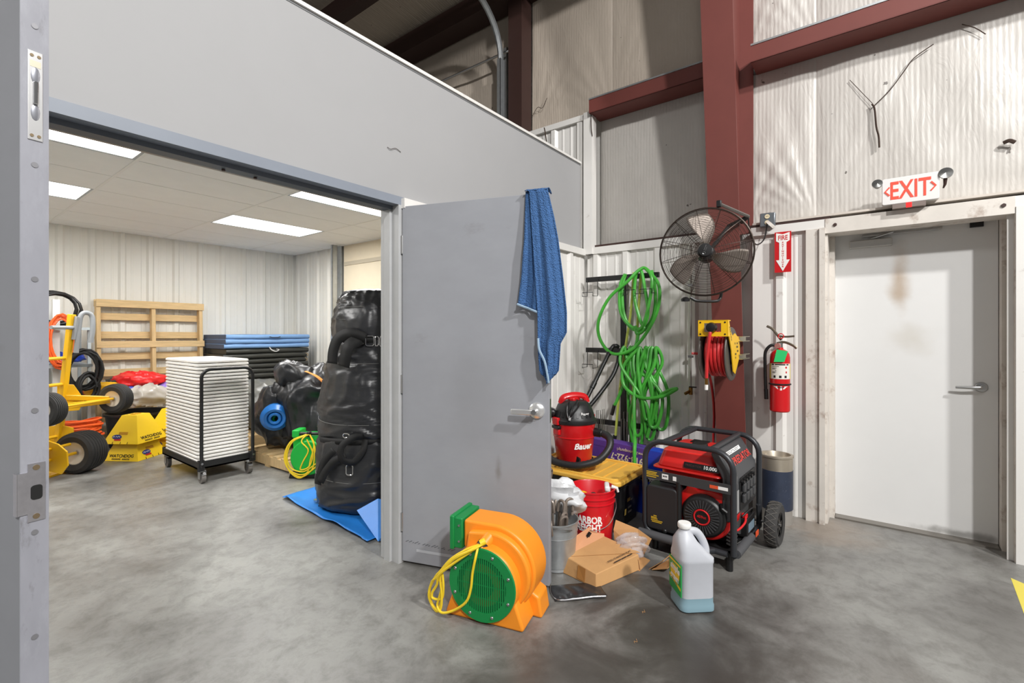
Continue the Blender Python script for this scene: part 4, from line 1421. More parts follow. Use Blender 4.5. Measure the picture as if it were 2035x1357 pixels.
for x in (0.0, D_):
    MB().tube(hoop(x), .0165, 10).build('frame_hoop', DT, gn)
for y in (.115, L_ - .115):
    MB().tube([(0, y, HT), (D_, y, HT)], .0165, 10).build('frame_cross_tube', DT, gn)
for y in (.0, L_ - .03):
    MB().tube([(-.0, y, .10), (D_, y, .10)], .0165, 10).build('frame_base_tube', DT, gn)
GRIP = mat('foam_grip', (74, 75, 78), .7)
MB().tube([(.03, -.004, .10), (.30, -.004, .10)], .025, 12).build('foam_grip', GRIP, gn)
MB().tube([(-.055, .24, .115), (-.055, L_ + .01, .115)], .024, 12).build('foam_grip', GRIP, gn)
MB().tube([(-.055, .24, .115), (-.055, .12, .112), (-.0, .10, .10)], .0165, 10).build('handle_tube', DT, gn)
MB().cyl((.03, .03, 0), (.03, .03, .10), .018, n=14).build('foot', BLACKP, gn)
MB().cyl((.03, L_ - .05, 0), (.03, L_ - .05, .10), .018, n=14).build('foot', BLACKP, gn)
MB().bb((.02, .01, .085), (D_ - .02, L_ - .05, .10)).build('base_plate', BLACKM, gn, smooth=False)
# tank
GRED = mat('generator_red', (222, 42, 38), .3, coat=.35)
tk = MB()
tk.prism(rbox(.43, .40, .03), .0, .016, Matrix.Translation((.245, .275, .490)))
tk.prism(rbox(.40, .37, .05), .016, .115, Matrix.Translation((.245, .275, .490)), taper=.84)
tk.prism(rbox(.36, .33, .05), -.05, .0, Matrix.Translation((.245, .275, .490)))
tk.build('fuel_tank', GRED, gn, bevel=.008)
MB().lathe([(0, 0), (.046, 0), (.046, .018), (.040, .024), (0, .026)], 26, Matrix.Translation((.25, .27, .604))).build('fuel_cap', BLACKP, gn)
MB().bb((.33, .26, .603), (.40, .36, .612)).build('fuel_gauge', BLACKP, gn, smooth=False)
MB().bb((.19, .40, .6045), (.26, .43, .6055)).build('warning_sticker', mat('yellow_sticker', (230, 190, 40), .5), gn, smooth=False)
# side band on the engine side
MB().bb((-.012, .005, .435), (-.004, L_ - .005, .488)).build('side_band', DKGREY, gn, smooth=False)
LYEL = mat('label_yellow_ink', (220, 180, 40), .6)
fine_print(gn, LYEL, (-.0126, .45, .462), (0, -1, 0), (0, 0, 1), [(.015, [(-.035, .03)]), (.006, [(-.035, .025)]), (-.003, [(-.035, .04)]), (-.014, [(-.035, .025)])], .005, 'warning_print')
MB().bb((-.0132, .352, .448), (-.0122, .39, .478)).build('band_sticker', WHITEINK, gn, smooth=False)
fine_print(gn, BLACKINK, (-.0134, .371, .463), (0, -1, 0), (0, 0, 1), [(.002, [(-.012, -.004), (-.002, .004), (.006, .012)])], .008, 'sticker_print')
MB().bb((-.0132, .305, .449), (-.0122, .325, .474)).build('fuel_icon', WHITEINK, gn, smooth=False)
MB().bb((-.0132, .075, .452), (-.0122, .12, .470)).build('orange_sticker', mat('orange_ink', (224, 84, 44), .6), gn, smooth=False)
MB().bb((-.0132, .025, .452), (-.0122, .075, .470)).build('white_sticker', WHITEINK, gn, smooth=False)
# badge on the tank: 10.000
Mb = Mrot((.0445, .185, .540), (0, -1, 0), (.26, 0, .97))
MB().prism(rbox(.20, .034, .006), 0, .002, Mb).build('tank_badge', BLACKP, gn)
text('PREDATOR', .018, mat('badge_dim', (92, 60, 58), .5), gn, Mb @ Vector((-.045, 0, .0024)), Mb.to_3x3() @ Vector((1, 0, 0)), Mb.to_3x3() @ Vector((0, 1, 0)), ext=.0002)
text('10.000', .028, WHITEINK, gn, Mb @ Vector((.048, 0, .0024)), Mb.to_3x3() @ Vector((1, 0, 0)), Mb.to_3x3() @ Vector((0, 1, 0)), ext=.0002, bold=.03)
# control panel on the near short side
PAN = mat('control_panel_plastic', (64, 65, 68), .45)
pn = MB()
YZ = Matrix(((0, 0, 1, 0), (1, 0, 0, 0), (0, 1, 0, 0), (0, 0, 0, 1)))
pn.prism([(.118, .650), (.095, .655), (.012, .520), (.008, .300), (.03, .262), (.07, .262), (.07, .50), (.13, .63)], .030, .460, YZ)
cpan = pn.build('control_panel', PAN, gn, bevel=.008)
sl = Vector((0, -.083, -.135)).normalized()       # down the slanted face
up_s = -sl
nrm = Vector((1, 0, 0)).cross(up_s)
c0 = Vector((.25, .053, .5875)) + nrm * .003
text('PREDATOR', .060, mat('predator_red', (214, 64, 56), .5), gn, c0 + sl * .018 + Vector((.035, 0, 0)), (1, 0, 0), up_s, ext=.0005, sx=1.0, bold=.015)
sb = MB()
Ms = Mrot(c0 - sl * .038 + Vector((-.03, 0, 0)) - nrm * .001, (1, 0, 0), up_s)
sb.prism(rbox(.24, .022, .003), 0, .0015, Ms)
sb.build('info_strip', WHITEINK, gn)
fine_print(gn, mat('grey_ink'), Ms @ Vector((0, 0, .0016)), (1, 0, 0), up_s, [(.004, [(-.11, -.05), (-.04, .02), (.03, .10)]), (-.004, [(-.11, -.02), (.0, .08)])], .003, 'strip_print')
MB().bb((.05, .0075, .47), (.085, .0095, .515)).build('white_sticker', WHITEINK, gn, smooth=False)
MB().bb((.045, .006, .305), (.115, .0082, .43)).build('spec_label', mat('grey_label', (150, 150, 150), .6), gn, smooth=False)
rc = MB().prism(rbox(.30, .185, .02), -.003, .004, Mrot((.28, .010, .395), (1, 0, 0), (0, 0, 1))).build('outlet_recess', BLACKP, cpan)
for i in range(4):
    for j in range(2):
        o = MB()
        o.prism(rbox(.042, .050, .008), 0, .014, Mrot((.18 + .06 * i, .004, .365 + .062 * j), (1, 0, 0), (0, 0, 1)))
        o.build('outlet_cover', DKGREY, cpan, bevel=.003)
for i in range(5):
    MB().cyl((.15 + .05 * i, .004, .468), (.15 + .05 * i, -.014, .468), .010, n=12).build('breaker', BLACKP, cpan)
# engine
RS = mat('engine_red', (212, 30, 28), .32, coat=.3)
sh = MB()
cyy, czz = .165, .272
shp = []
for i in range(29):
    a = R(-200 + 215 * i / 28)
    shp.append((cyy - .143 * math.cos(a), czz + .143 * math.sin(a)))
shp += [(.02, .35), (.04, .405), (.13, .425), (.20, .41), (.255, .435), (.275, .40), (.30, .375)]
sh.prism(shp, .035, .20, YZ)
sh.build('recoil_shroud', RS, gn, bevel=.012, seg=3)
rcv = MB()
Mr = Mrot((.03, cyy, czz), (0, -1, 0), (0, 0, 1))
rcv.lathe([(0, -.01), (.122, -.01), (.120, .012), (.108, .030), (.098, .034), (0, .034)], 40, Mr)
rcvo = rcv.build('recoil_cover', mat('recoil_black', (30, 30, 31), .42), gn)
for i in range(30):
    a = 2 * PI * i / 30
    Mv = Mr @ Matrix.Rotation(a, 4, 'Z')
    MB().box((.072, 0, .036), (.044, .006, .006), Mv).build('recoil_fin', DKGREY, rcvo, smooth=False)
MB().ring((0, 0, .0365), .041, .005, n=30, M=Mr).build('recoil_badge_ring', REDP, rcvo)
MB().lathe([(0, .03), (.038, .03), (.038, .038), (0, .038)], 24, Mr).build('recoil_badge', BLACKP, rcvo)
text('459cc', .021, REDINK, gn, Mr @ Vector((0, .002, .0385)), (0, -1, 0), (0, 0, 1), ext=.0003, bold=.02)
MB().tube([(.02, .07, .36), (-.005, .055, .345), (.0, .035, .33)], .010, 8).build('recoil_handle', BLACKP, gn)
af = MB()
af.prism(rbox(.20, .28, .028), 0, .09, Mrot((.075, .392, .265), (0, -1, 0), (0, 0, 1)), taper=.94)
af.build('air_filter_box', mat('filter_box_black', (38, 38, 40), .5), gn, bevel=.008, seg=3)
fine_print(gn, LYEL, (-.0162, .42, .195), (0, -1, 0), (0, 0, 1), [(.022, [(-.02, .0)]), (.012, [(-.035, .0)]), (.004, [(-.035, .005)]), (-.006, [(-.035, .035)]), (-.015, [(-.03, .03)])], .005, 'warning_print')
MB().sph((-.012, .375, .138), (.010, .016, .014), 12, 8).build('filter_knob', BLACKP, gn)
MB().tube([(.0, .295, .445), (.0, .295, .13)], .016, 10).build('filter_post', BLACKM, gn)
MB().bb((.06, .30, .40), (.16, .44, .44)).build('choke_cover', BLACKP, gn, smooth=False, bevel=.006)
MB().bb((.13, .05, .10), (.40, .46, .43)).build('engine_block', mat('dark_engine', (34, 34, 35), .5), gn, smooth=False, bevel=.01)
MB().cyl((.25, .06, .26), (.25, .03, .26), .13, n=26).build('alternator_cover', mat('cast_aluminium', (120, 120, 120), .45, .8), gn)
for i in range(5):
    MB().box((.105, .04 + .0 * i, .13 + .02 * i), (.10, .03, .008), rx=.3).build('cooling_fin', mat('cast_aluminium'), gn, smooth=False)
# battery in the near lower corner
MB().bb((.23, -.005, .115), (.38, .07, .225)).build('battery', BLACKP, gn, smooth=False, bevel=.004)
MB().bb((.25, -.0065, .14), (.36, -.005, .19)).build('battery_label', mat('battery_blue_label', (116, 136, 150), .5), gn, smooth=False)
MB().bb((.235, .0, .225), (.262, .03, .25)).build('battery_terminal', REDP, gn, smooth=False, bevel=.004)
MB().tube(spline([(.245, .01, .24), (.20, .0, .215), (.13, .02, .19), (.10, .05, .2)], 5), .006, 8).build('battery_cable', REDP, gn)
MB().tube(spline([(.36, .01, .225), (.33, -.005, .262), (.27, .0, .265), (.22, .02, .24)], 5), .005, 8).build('battery_cable', BLACKP, gn)
MB().tube([(.12, .02, .115), (.26, -.008, .115)], .006, 8).build('chrome_rod', CHROME, gn)
MB().bb((.31, -.031, .10), (.36, -.027, .13)).build('orange_sticker', mat('orange_ink'), gn, smooth=False)
MB().bb((.02, .055, .055), (.10, .13, .085)).build('skid_bracket', GALV, gn, smooth=False)
# wheels on the far side axle
TREAD = mat('tyre_rubber', (56, 55, 54), .8, var=.15, vs=20)
for yy in (-.085, L_ + .075):
    wh = MB()
    Mw = Matrix.Translation((D_ + .0, yy, .134)) @ Matrix.Diagonal((.90, 1, 1, 1)) @ Mrot((0, 0, 0), (1, 0, 0), (0, 0, 1))
    wh.lathe([(.075, -.030), (.118, -.036), (.131, -.024), (.134, 0), (.131, .024), (.118, .036), (.075, .030)], 36, Mw)
    tyre = wh.build('tyre', TREAD, gn)
    tr_ = MB()
    for i in range(22):
        a = 2 * PI * i / 22
        da = .30
        for s_ in (1, -1):
            pts = []
            for q in range(4):
                t_ = q / 3
                aa = a + s_ * da * t_
                zz = -.030 + .060 * t_
                rr = .1345 if .1 < t_ < .9 else .129
                pts.append((rr * math.cos(aa), rr * math.sin(aa), zz))
            tr_.tube(pts, .0022, 4, M=Mw)
    tr_.build('tread', mat('tread_edge', (92, 89, 85), .7), tyre)
    rm = MB()
    rm.lathe([(0, -.022), (.03, -.026), (.03, .026), (0, .03)], 20, Mw)
    rm.lathe([(.070, -.026), (.080, -.030), (.080, .030), (.070, .026)], 30, Mw)
    for i in range(6):
        rm.box((.05, 0, .02), (.05, .016, .012), Mw @ Matrix.Rotation(2 * PI * i / 6, 4, 'Z')).box((.05, 0, -.02), (.05, .016, .012), Mw @ Matrix.Rotation(2 * PI * i / 6, 4, 'Z'))
    rm.build('wheel_rim', BLACKP, tyre)
MB().tube([(D_, -.12, .134), (D_, L_ + .11, .134)], .010, 10).build('axle', STEEL, gn)
MB().tube([(D_, .0, .12), (D_ - .02, .0, .24)], .014, 8).build('axle_bracket', DT, gn)

# ---- ash can by the wall
ac = thing('ash_can', 'cylindrical metal ash can with scratched navy wrap beside the exit door', 'can', (3.985, .592, 0))
ac.scale = (.93, .93, 1.03)
MB().lathe([(0, 0), (.112, 0), (.112, .10), (.108, .10)], 36).build('base_band', mat('weathered_aluminium', (176, 172, 166), .5, .5, var=.1), ac)
MB().lathe([(.106, .095), (.1155, .10), (.1155, .375), (.106, .38)], 36).build('navy_wrap', mat('navy_wrap', (46, 54, 72), .45, var=.15, vs=9, dirt=((150, 156, 170), 30, .60, .55)), ac)
MB().lathe([(.112, .37), (.114, .375), (.114, .462), (.120, .466), (.120, .478), (.100, .480), (.092, .46), (.080, .425), (0, .42)], 36).build('metal_top', mat('tan_aluminium', (188, 178, 162), .35, .6, var=.06), ac)

# ---- white jug with blue liquid
jg = thing('cleaner_jug', 'translucent white cleaner jug with green and yellow label, little liquid left', 'jug', (2.49, .752, 0), R(-48))
JUG = mat('translucent_jug', (188, 191, 198), .4, var=.04, vs=9)
jb_ = MB()
W1, D1 = .178, .165


def sect(w_, d_, r_, z_, ox=0, oy=0):
    return [(p[0] + ox, p[1] + oy, z_) for p in rbox(w_, d_, r_, 5)]


def loft(mb, rings):
    n_ = len(rings[0])
    vs = [p for r_ in rings for p in r_]
    fs = []
    for i in range(len(rings) - 1):
        for j in range(n_):
            l = (j + 1) % n_
            fs.append((i * n_ + j, i * n_ + l, (i + 1) * n_ + l, (i + 1) * n_ + j))
    fs.append(tuple(range(n_ - 1, -1, -1)))
    k = (len(rings) - 1) * n_
    fs.append(tuple(k + j for j in range(n_)))
    mb.add(vs, fs)
    return mb


LIQ = mat('jug_with_blue_liquid', (128, 158, 170), .34)
loft(jb_, [sect(W1 - .02, D1 - .02, .03, 0), sect(W1, D1, .035, .008), sect(W1, D1, .035, .032), sect(W1 - .006, D1 - .006, .035, .040), sect(W1 - .006, D1 - .006, .035, .072)])
jb_.build('liquid_base', LIQ, jg)
jb_ = MB()
loft(jb_, [sect(W1 - .006, D1 - .006, .035, .072), sect(W1 - .006, D1 - .006, .035, .236), sect(W1, D1, .036, .245), sect(W1, D1, .038, .262), sect(W1 - .035, D1 - .012, .04, .290, -.014), sect(W1 - .075, D1 - .040, .04, .335, -.036, .0), sect(.072, .074, .035, .372, -.040), sect(.052, .052, .0255, .386, -.040), sect(.052, .052, .0255, .400, -.040)])
jb_.build('body', JUG, jg)
MB().tube(spline([(-.02, 0, .380), (.022, 0, .372), (.052, 0, .335), (.070, 0, .29), (.072, 0, .252)], 6), [.020] * 25, 12, flat=.9).build('handle', JUG, jg)
MB().lathe([(0, 0), (.031, 0), (.033, .004), (.033, .022), (.030, .026), (0, .026)], 30, Matrix.Translation((-.040, 0, .396))).build('cap', WHITEPL, jg)
# label on the -x face
GRL = mat('label_green', (22, 156, 70), .4)
MB().bb((-W1 / 2 - .0005, -.070, .075), (-W1 / 2 + .004, .070, .232)).build('label', GRL, jg, smooth=False)
LY = mat('label_yellow', (240, 200, 40), .4)
lb = MB()
ML = Mrot((-W1 / 2 - .0006, 0, 0), (0, -1, 0), (0, 0, 1))
lb.prism([(-.066, .215), (.066, .220), (.066, .228), (-.066, .226)], 0, .0006, ML)
lb.prism([(-.055, .185), (-.02, .208), (.03, .206), (.055, .18), (.05, .15), (.0, .135), (-.05, .145)], 0, .0006, ML)
lb.prism([(-.066, .128), (.066, .105), (.066, .118), (-.066, .142)], 0, .0008, ML)
lb.build('label_yellow_field', LY, jg, smooth=False)
text('simple\ngreen', .047, WHITEINK, jg, (-W1 / 2 - .0016, 0, .168), (0, -1, 0), (0, -.12, 1), ext=.0004, bold=.03, sx=.9)
fine_print(jg, mat('grey_ink'), (-W1 / 2 - .0018, 0, .123), (0, -1, -.17), (0, -.17, 1), [(0, [(-.04, -.01), (0, .03)])], .005, 'label_print')

# ---- black tote with yellow lid
tt = thing('storage_tote', 'black storage tote with yellow ribbed lid carrying the vacuum', 'tote', (3.245, 1.775, 0))
bt = MB()
bt.prism(rbox(.42, .66, .05), 0, .335, None, taper=1.10)
bt.prism(rbox(.485, .735, .05), .300, .338)
bt.build('bin', mat('black_tote_plastic', (30, 30, 31), .45), tt, bevel=.006)
for yy in (-.18, 0, .18):
    MB().bb((-.245, yy - .015, .02), (-.222, yy + .015, .30)).build('rib', mat('black_tote_plastic'), tt, smooth=False)
LID = mat('tote_lid_yellow', (232, 182, 76), .5, var=.05, dirt=((196, 146, 74), 4, .55, .4))
ld = MB()
ld.prism(rbox(.53, .79, .055), .336, .372)
ldo = ld.build('lid', LID, tt, bevel=.010)
lr = MB()
lr.tube([(p[0], p[1], .374) for p in rbox(.47, .73, .05)], .012, 6, closed=True)
for yy in (-.24, -.16, -.08, 0, .08, .16, .24):
    lr.bb((-.20, yy - .006, .372), (.20, yy + .006, .379))
lr.build('lid_rim', LID, ldo)
fine_print(tt, mat('tote_print', (190, 160, 80), .6), (-.04, -.363, .14), (1, 0, 0), (.0, -.08, 1), [(.06, [(-.03, .02)]), (-.01, [(-.06, -.03)]), (-.03, [(-.06, -.03)])], .025, 'tote_sticker')
fine_print(tt, mat('tote_print_pale', (150, 146, 140), .6), (-.04, -.363, .14), (1, 0, 0), (0, -.08, 1), [(.05, [(.03, .06)]), (.0, [(-.01, .05)]), (-.035, [(.0, .06)])], .015, 'tote_sticker')

# ---- wet and dry vacuum on the lid
vc = thing('shop_vacuum', 'red and black wet dry vacuum standing on the yellow lid', 'vacuum', (3.20, 1.855, .3800))
MB().lathe([(0, .03), (.125, .03), (.135, .045), (.155, .22), (.158, .225), (.160, .335), (0, .335)], 40).build('tank', mat('vacuum_red', (206, 24, 30), .32, coat=.2), vc)
MB().lathe([(0, .325), (.168, .325), (.172, .335), (.172, .350), (.160, .360), (.150, .40), (.125, .46), (.09, .49), (0, .495)], 40).build('motor_head', mat('vacuum_black', (36, 37, 38), .42), vc)
hd_ = MB()
hd_.tube(spline([(-.08, .07, .47), (-.07, .05, .515), (.0, .0, .53), (.07, -.05, .515), (.08, -.07, .47)], 5), .020, 8, flat=1.3)
hd_.build('carry_handle', REDP, vc)
MB().bb((-.05, -.03, .47), (.05, .03, .515)).build('handle_block', REDP, vc, bevel=.01)
for i_ in range(9):
    a_ = R(150 + 14 * i_)
    MB().box((.148, 0, .395), (.012, .018, .04), Matrix.Rotation(a_, 4, 'Z'), ry=-.35).build('vent_rib', BLACKP, vc, smooth=False)
MB().lathe([(.1565, .218), (.1605, .221), (.1605, .227), (.1570, .230)], 40).build('tank_bead', mat('vacuum_red', (206, 24, 30), .32, coat=.2), vc)
MB().tube(spline([(-.11, -.06, .475), (-.15, -.065, .43), (-.168, -.06, .385), (-.158, -.085, .42), (-.11, -.10, .46), (-.06, -.08, .485)], 6), .0055, 8).build('power_cord', BLACKP, vc)
MB().tube([(-.163, -.062, .395), (-.17, -.06, .365)], .009, 8).build('plug', mat('pale_plug', (180, 180, 180), .5), vc)
# latch facing the hall
la = R(170)
for (aa, nm) in ((R(158), 'latch'), (R(338), 'latch')):
    Ml = Matrix.Rotation(aa, 4, 'Z')
    MB().box((.170, 0, .345), (.028, .065, .055), Ml).build(nm, REDP, vc, bevel=.006)
    MB().box((.166, 0, .300), (.032, .085, .024), Ml).build('latch_base', BLACKP, vc, bevel=.006)
    MB().box((.160, 0, .265), (.03, .07, .05), Ml).build('latch_block', mat('vacuum_red'), vc, bevel=.008)
text('Bauer', .062, WHITEINK, vc, (0, 0, 0), (1, 0, 0), (0, 1, 0), ext=.0006, warp=wrapc(.1505, R(238), .165), bold=.03, sx=1.0, shear=.25)
text('Bauer', .030, WHITEINK, vc, (0, 0, 0), (1, 0, 0), (0, 1, 0), ext=.0006, warp=wrapc(.152, R(243), .405), bold=.02)
for i in range(4):
    a = R(45 + 90 * i)
    MB().box((.125 * math.cos(a), .125 * math.sin(a), .035), (.05, .04, .03), rz=a).build('caster_mount', BLACKP, vc, bevel=.005)
    MB().cyl((.14 * math.cos(a) - .01, .14 * math.sin(a), .014), (.14 * math.cos(a) + .01, .14 * math.sin(a), .014), .0145, n=12).build('caster', BLACKP, vc)
MB().lathe([(0, 0), (.035, 0), (.035, .02), (.028, .05), (0, .05)], 16, Mrot((-.11, -.075, .06), (0, 1, 0), (0, 0, 1))).build('drain_cap', BLACKP, vc)
hz = spline([(.045, -.150, .255), (.055, -.215, .25), (.03, -.285, .225), (-.02, -.30, .16), (-.09, -.25, .085), (-.165, -.13, .044), (-.185, .0, .040), (-.175, .10, .055), (-.14, .165, .09), (-.08, .19, .13)], 10)
rr = [.026 + (.0025 if i % 2 else 0) for i in range(len(hz))]
MB().tube(hz, rr, 12).build('suction_hose', mat('ribbed_hose', (38, 38, 40), .45), vc)
MB().tube([(.040, -.135, .258), (.052, -.20, .254)], .034, 16).build('hose_inlet', BLACKP, vc)
MB().tube(spline([(-.12, .09, .42), (-.15, .14, .45), (-.13, .20, .47), (-.10, .21, .42), (-.11, .17, .38), (-.14, .12, .36)], 6), .006, 8).build('power_cord', BLACKP, vc)
MB().tube(spline([(-.07, .0, .50), (-.13, -.02, .47), (-.155, -.03, .42), (-.165, -.05, .37), (-.155, -.03, .42), (-.10, -.06, .47), (-.04, -.05, .50)], 6), .006, 8).build('power_cord', BLACKP, vc)
MB().sph((-.13, .13, .40), (.035, .05, .04), 10, 8).build('cord_bundle', BLACKP, vc)

# ---- red bucket with bottles
rb = thing('red_bucket', 'red plastic bucket with white lettering and wire bail', 'bucket', (2.825, 1.50, 0))
RBK = mat('bucket_red', (204, 18, 32), .35, coat=.15)
MB().lathe([(0, 0), (.128, 0), (.132, .006), (.143, .285), (.149, .287), (.149, .293), (.144, .296), (.1445, .32), (.151, .323), (.151, .330), (.146, .333), (.147, .362), (.152, .365), (.152, .372), (.146, .374), (.141, .368), (.126, .012), (0, .012)], 44).build('pail', RBK, rb)
for (s_, z_) in (('HARBOR', .196), ('FREIGHT', .146)):
    text(s_, .062, WHITEINK, rb, (0, 0, 0), (1, 0, 0), (0, 1, 0), ext=.0006, warp=wrapc(.1400, R(194), z_), bold=.035, sx=.80)
MB().tube(spline([(.07, -.135, .30), (.02, -.16, .25), (-.06, -.155, .18), (-.13, -.10, .145), (-.155, -.02, .15), (-.16, .06, .19), (-.13, .12, .26), (-.10, .12, .30)], 6), .0025, 6).build('wire_bail', STEEL, rb)
sb1 = thing('spray_bottle', 'white trigger spray bottle head leaning over the red bucket rim', 'spray bottle', (2.865, 1.405, .30))
MB().tube([(.0, .012, -.18), (.0, .0, .03)], .03, 14).build('bottle', mat('clear_white_bottle', (214, 218, 220), .35), sb1)
MB().box((-.025, -.005, .085), (.10, .032, .034), rz=.5, ry=-.05).build('trigger_head', WHITEPL, sb1, bevel=.010, seg=3)
MB().tube([(.01, -.02, .08), (.03, -.05, .07), (.035, -.055, .045)], [.012, .010, .008], 8).build('trigger', WHITEPL, sb1)
MB().cyl((0, 0, .02), (0, 0, .075), .016, n=14).build('collar', WHITEPL, sb1)
gl = MB().sph((2.80, 1.56, .305), (.04, .045, .03), 12, 8).sph((2.775, 1.575, .30), (.03, .03, .025), 10, 7).build('yellow_sponge', mat('yellow_sponge', (236, 196, 24), .7))
tag(gl, 'yellow sponge showing inside the red bucket', 'sponge')
bb_ = thing('blue_cleaner_bottle', 'small blue bottle with dark cap lying inside the red bucket', 'bottle', (2.83, 1.50, .17))
MB().tube([(0, 0, -.10), (0, 0, .10), (-.01, -.01, .135)], [.035, .035, .022], 14).build('bottle', mat('bottle_blue', (40, 70, 200), .3), bb_)
MB().tube([(-.01, -.01, .13), (-.02, -.02, .155)], .022, 12).build('cap', BROWN, bb_)

# ---- galvanised bucket of bent steel stakes
gb = thing('galvanised_bucket', 'galvanised steel bucket full of bent rusty stakes behind the door', 'bucket', (2.425, 1.53, 0))
MB().lathe([(0, 0), (.106, 0), (.112, .004), (.108, .018), (.112, .022), (.124, .19), (.128, .194), (.1255, .20), (.1295, .215), (.127, .222), (.132, .27), (.137, .274), (.137, .280), (.131, .281), (.128, .276), (.108, .03), (0, .03)], 40).build('pail', GALV, gb)
MB().tube(spline([(-.04, -.135, .25), (-.09, -.115, .262), (-.13, -.05, .272), (-.14, .04, .27), (-.115, .10, .26)], 5), .003, 6).build('wire_bail', STEEL, gb)
STK = mat('rusty_stake_steel', (150, 138, 128), .38, .45, var=.2, vs=12)
rnd = random.Random(21)
descr = ['leaning left', 'leaning right', 'with tall hook', 'hooked over the front rim', 'at the back', 'with low hook', 'tilted towards the door', 'near the rim', 'in the middle', 'with wide bend', 'with rusty bend', 'behind the others']


def stake(base, top, hook, name_lab, grp, r_=.0085):
    b_, t_ = Vector(base), Vector(top)
    ax = (t_ - b_).normalized()
    hd = Vector(hook)
    hd = (hd - ax * hd.dot(ax)).normalized()
    hr_ = .022
    pts = [b_, t_]
    for q in range(1, 9):
        a = PI * q / 8
        pts.append(t_ + hd * hr_ * (1 - math.cos(a)) + ax * hr_ * math.sin(a))
    pts.append(pts[-1] - ax * .05)
    o = MB().tube(pts, r_, 8).build('bent_stake', STK)
    tag(o, name_lab, 'stake', grp)
    return o


for i in range(12):
    a = 2 * PI * i / 12 + .3
    rb_ = rnd.uniform(.01, .05)
    rt_ = rnd.uniform(.05, .115)
    h_ = rnd.uniform(.29, .37)
    ah = rnd.uniform(0, 6.28)
    if i == 6:
        rt_, h_, ah = .115, .29, R(215)
    stake((2.425 + rb_ * math.cos(a), 1.53 + rb_ * math.sin(a), .035), (2.425 + rt_ * math.cos(a), 1.53 + rt_ * math.sin(a), h_), (math.cos(ah), math.sin(ah), 0),
          'bent rusty steel stake ' + descr[i] + ' in the galvanised bucket', 'stakes in the galvanised bucket')


def crumple(c, rad, seed, amp=.25, nu=28, nv=18, flat=0.0):
    rr_ = random.Random(seed)
    fr_ = [(rr_.uniform(2, 7), rr_.uniform(2, 7), rr_.uniform(0, 6), rr_.uniform(.3, 1)) for _ in range(7)]

    def f(u_, v_):
        a = 2 * PI * u_
        t = PI * v_
        d = Vector((math.sin(t) * math.cos(a), math.sin(t) * math.sin(a), math.cos(t)))
        k = 1
        for (p, q, ph, am) in fr_:
            s_ = math.sin(p * d.x + q * d.y + ph + 3 * d.z)
            k += amp * am * (abs(s_) - .5) * .5
        return Vector((c[0] + rad[0] * d.x * k, c[1] + rad[1] * d.y * k, c[2] + max(-rad[2] * (1 - flat), rad[2] * d.z * k)))
    return MB().grid(f, nu, nv, cu=True)


pb = crumple((2.575, 1.60, .345), (.09, .145, .09), 4, .55).build('plastic_bag', mat('white_plastic_bag', (216, 217, 219), .35, bump=.5, bs=16, bdist=.012), ang=60)
tag(pb, 'crumpled white plastic bag on top of the stakes', 'plastic bag')
# white bucket of stakes further back, mostly hidden by the door
wbk = thing('white_bucket', 'white plastic bucket of hooked stakes partly behind the door edge', 'bucket', (2.715, 1.895, 0))
MB().lathe([(0, 0), (.125, 0), (.135, .28), (.142, .284), (.142, .292), (.137, .295), (.138, .33), (.144, .334), (.144, .345), (.136, .345), (.12, .02), (0, .02)], 36).build('pail', mat('white_bucket_plastic', (226, 218, 202), .45), wbk)
for i in range(5):
    a = R(-150 + 42 * i)
    stake((2.715 + .04 * math.cos(a), 1.895 + .04 * math.sin(a), .03), (2.715 + .105 * math.cos(a), 1.895 + .105 * math.sin(a), .36 + .03 * (i % 3)), (math.cos(a + 1.2), math.sin(a + 1.2), 0),
          'hooked steel stake in the white bucket, ' + ('leftmost', 'second from left', 'middle one', 'second from right', 'rightmost')[i], 'stakes in the white bucket', .009)

# ---- open cardboard box with plastic wrap
cb = thing('cardboard_box', 'torn open flat cardboard box lying on the floor', 'box', (2.335, 1.285, 0), R(-9))
# local: long axis x (towards the generator), y across towards the door
cbb = MB()
cbb.add([(.0, -.075, .0), (.36, -.13, .0), (.36, .155, .0), (.0, .17, .0), (.01, -.07, .075), (.36, -.115, .085), (.38, .13, .095), (.03, .15, .085)],
        [(3, 2, 1, 0), (4, 5, 6, 7), (0, 1, 5, 4), (2, 3, 7, 6), (3, 0, 4, 7)])
cbb.build('body', CARD, cb, bevel=.004)
MB().add([(.35, -.135, .0), (.36, .16, .0), (.36, .14, .07), (.35, -.12, .06)], [(0, 1, 2, 3)]).build('inner_dark', mat('cardboard_inside', (150, 110, 72), .85), cb, smooth=False, solid=.003)
MB().add([(.03, .155, .085), (.39, .15, .10), (.50, .235, .165), (.04, .19, .145)], [(0, 1, 2, 3)]).build('side_flap', mat('cardboard_flap', (206, 150, 110), .8, var=.05), cb, smooth=False, solid=.004)
MB().add([(.03, .155, .088), (.38, -.115, .09), (.39, .15, .10), (.045, .17, .092)], [(0, 1, 2, 3)]).build('top_tear', CARD, cb, smooth=False, solid=.002)
for z_, s_ in ((.0, 'STEEL STAKE/ZINC PLAT'),):
    text(s_, .019 if z_ == 0 else .015, mat('box_print', (66, 52, 40), .8), cb, (.245, -.062 + z_ * 1.5, .0935), (.99, -.09, .03), (.09, .99, 0), ext=.0003)
fine_print(cb, mat('box_print'), (.245, -.062 - .026, .0925), (.99, -.09, .03), (.09, .99, 0), [(0, [(-.08, -.02), (-.015, .03), (.035, .08)])], .009, 'box_fine_print')
MB().add([(-.002, .0, .01), (-.002, .055, .012), (.009, .055, .082), (.006, .0, .080)], [(0, 1, 2, 3)]).build('tape', mat('parcel_tape', (186, 130, 70), .3), cb, smooth=False, solid=.001)
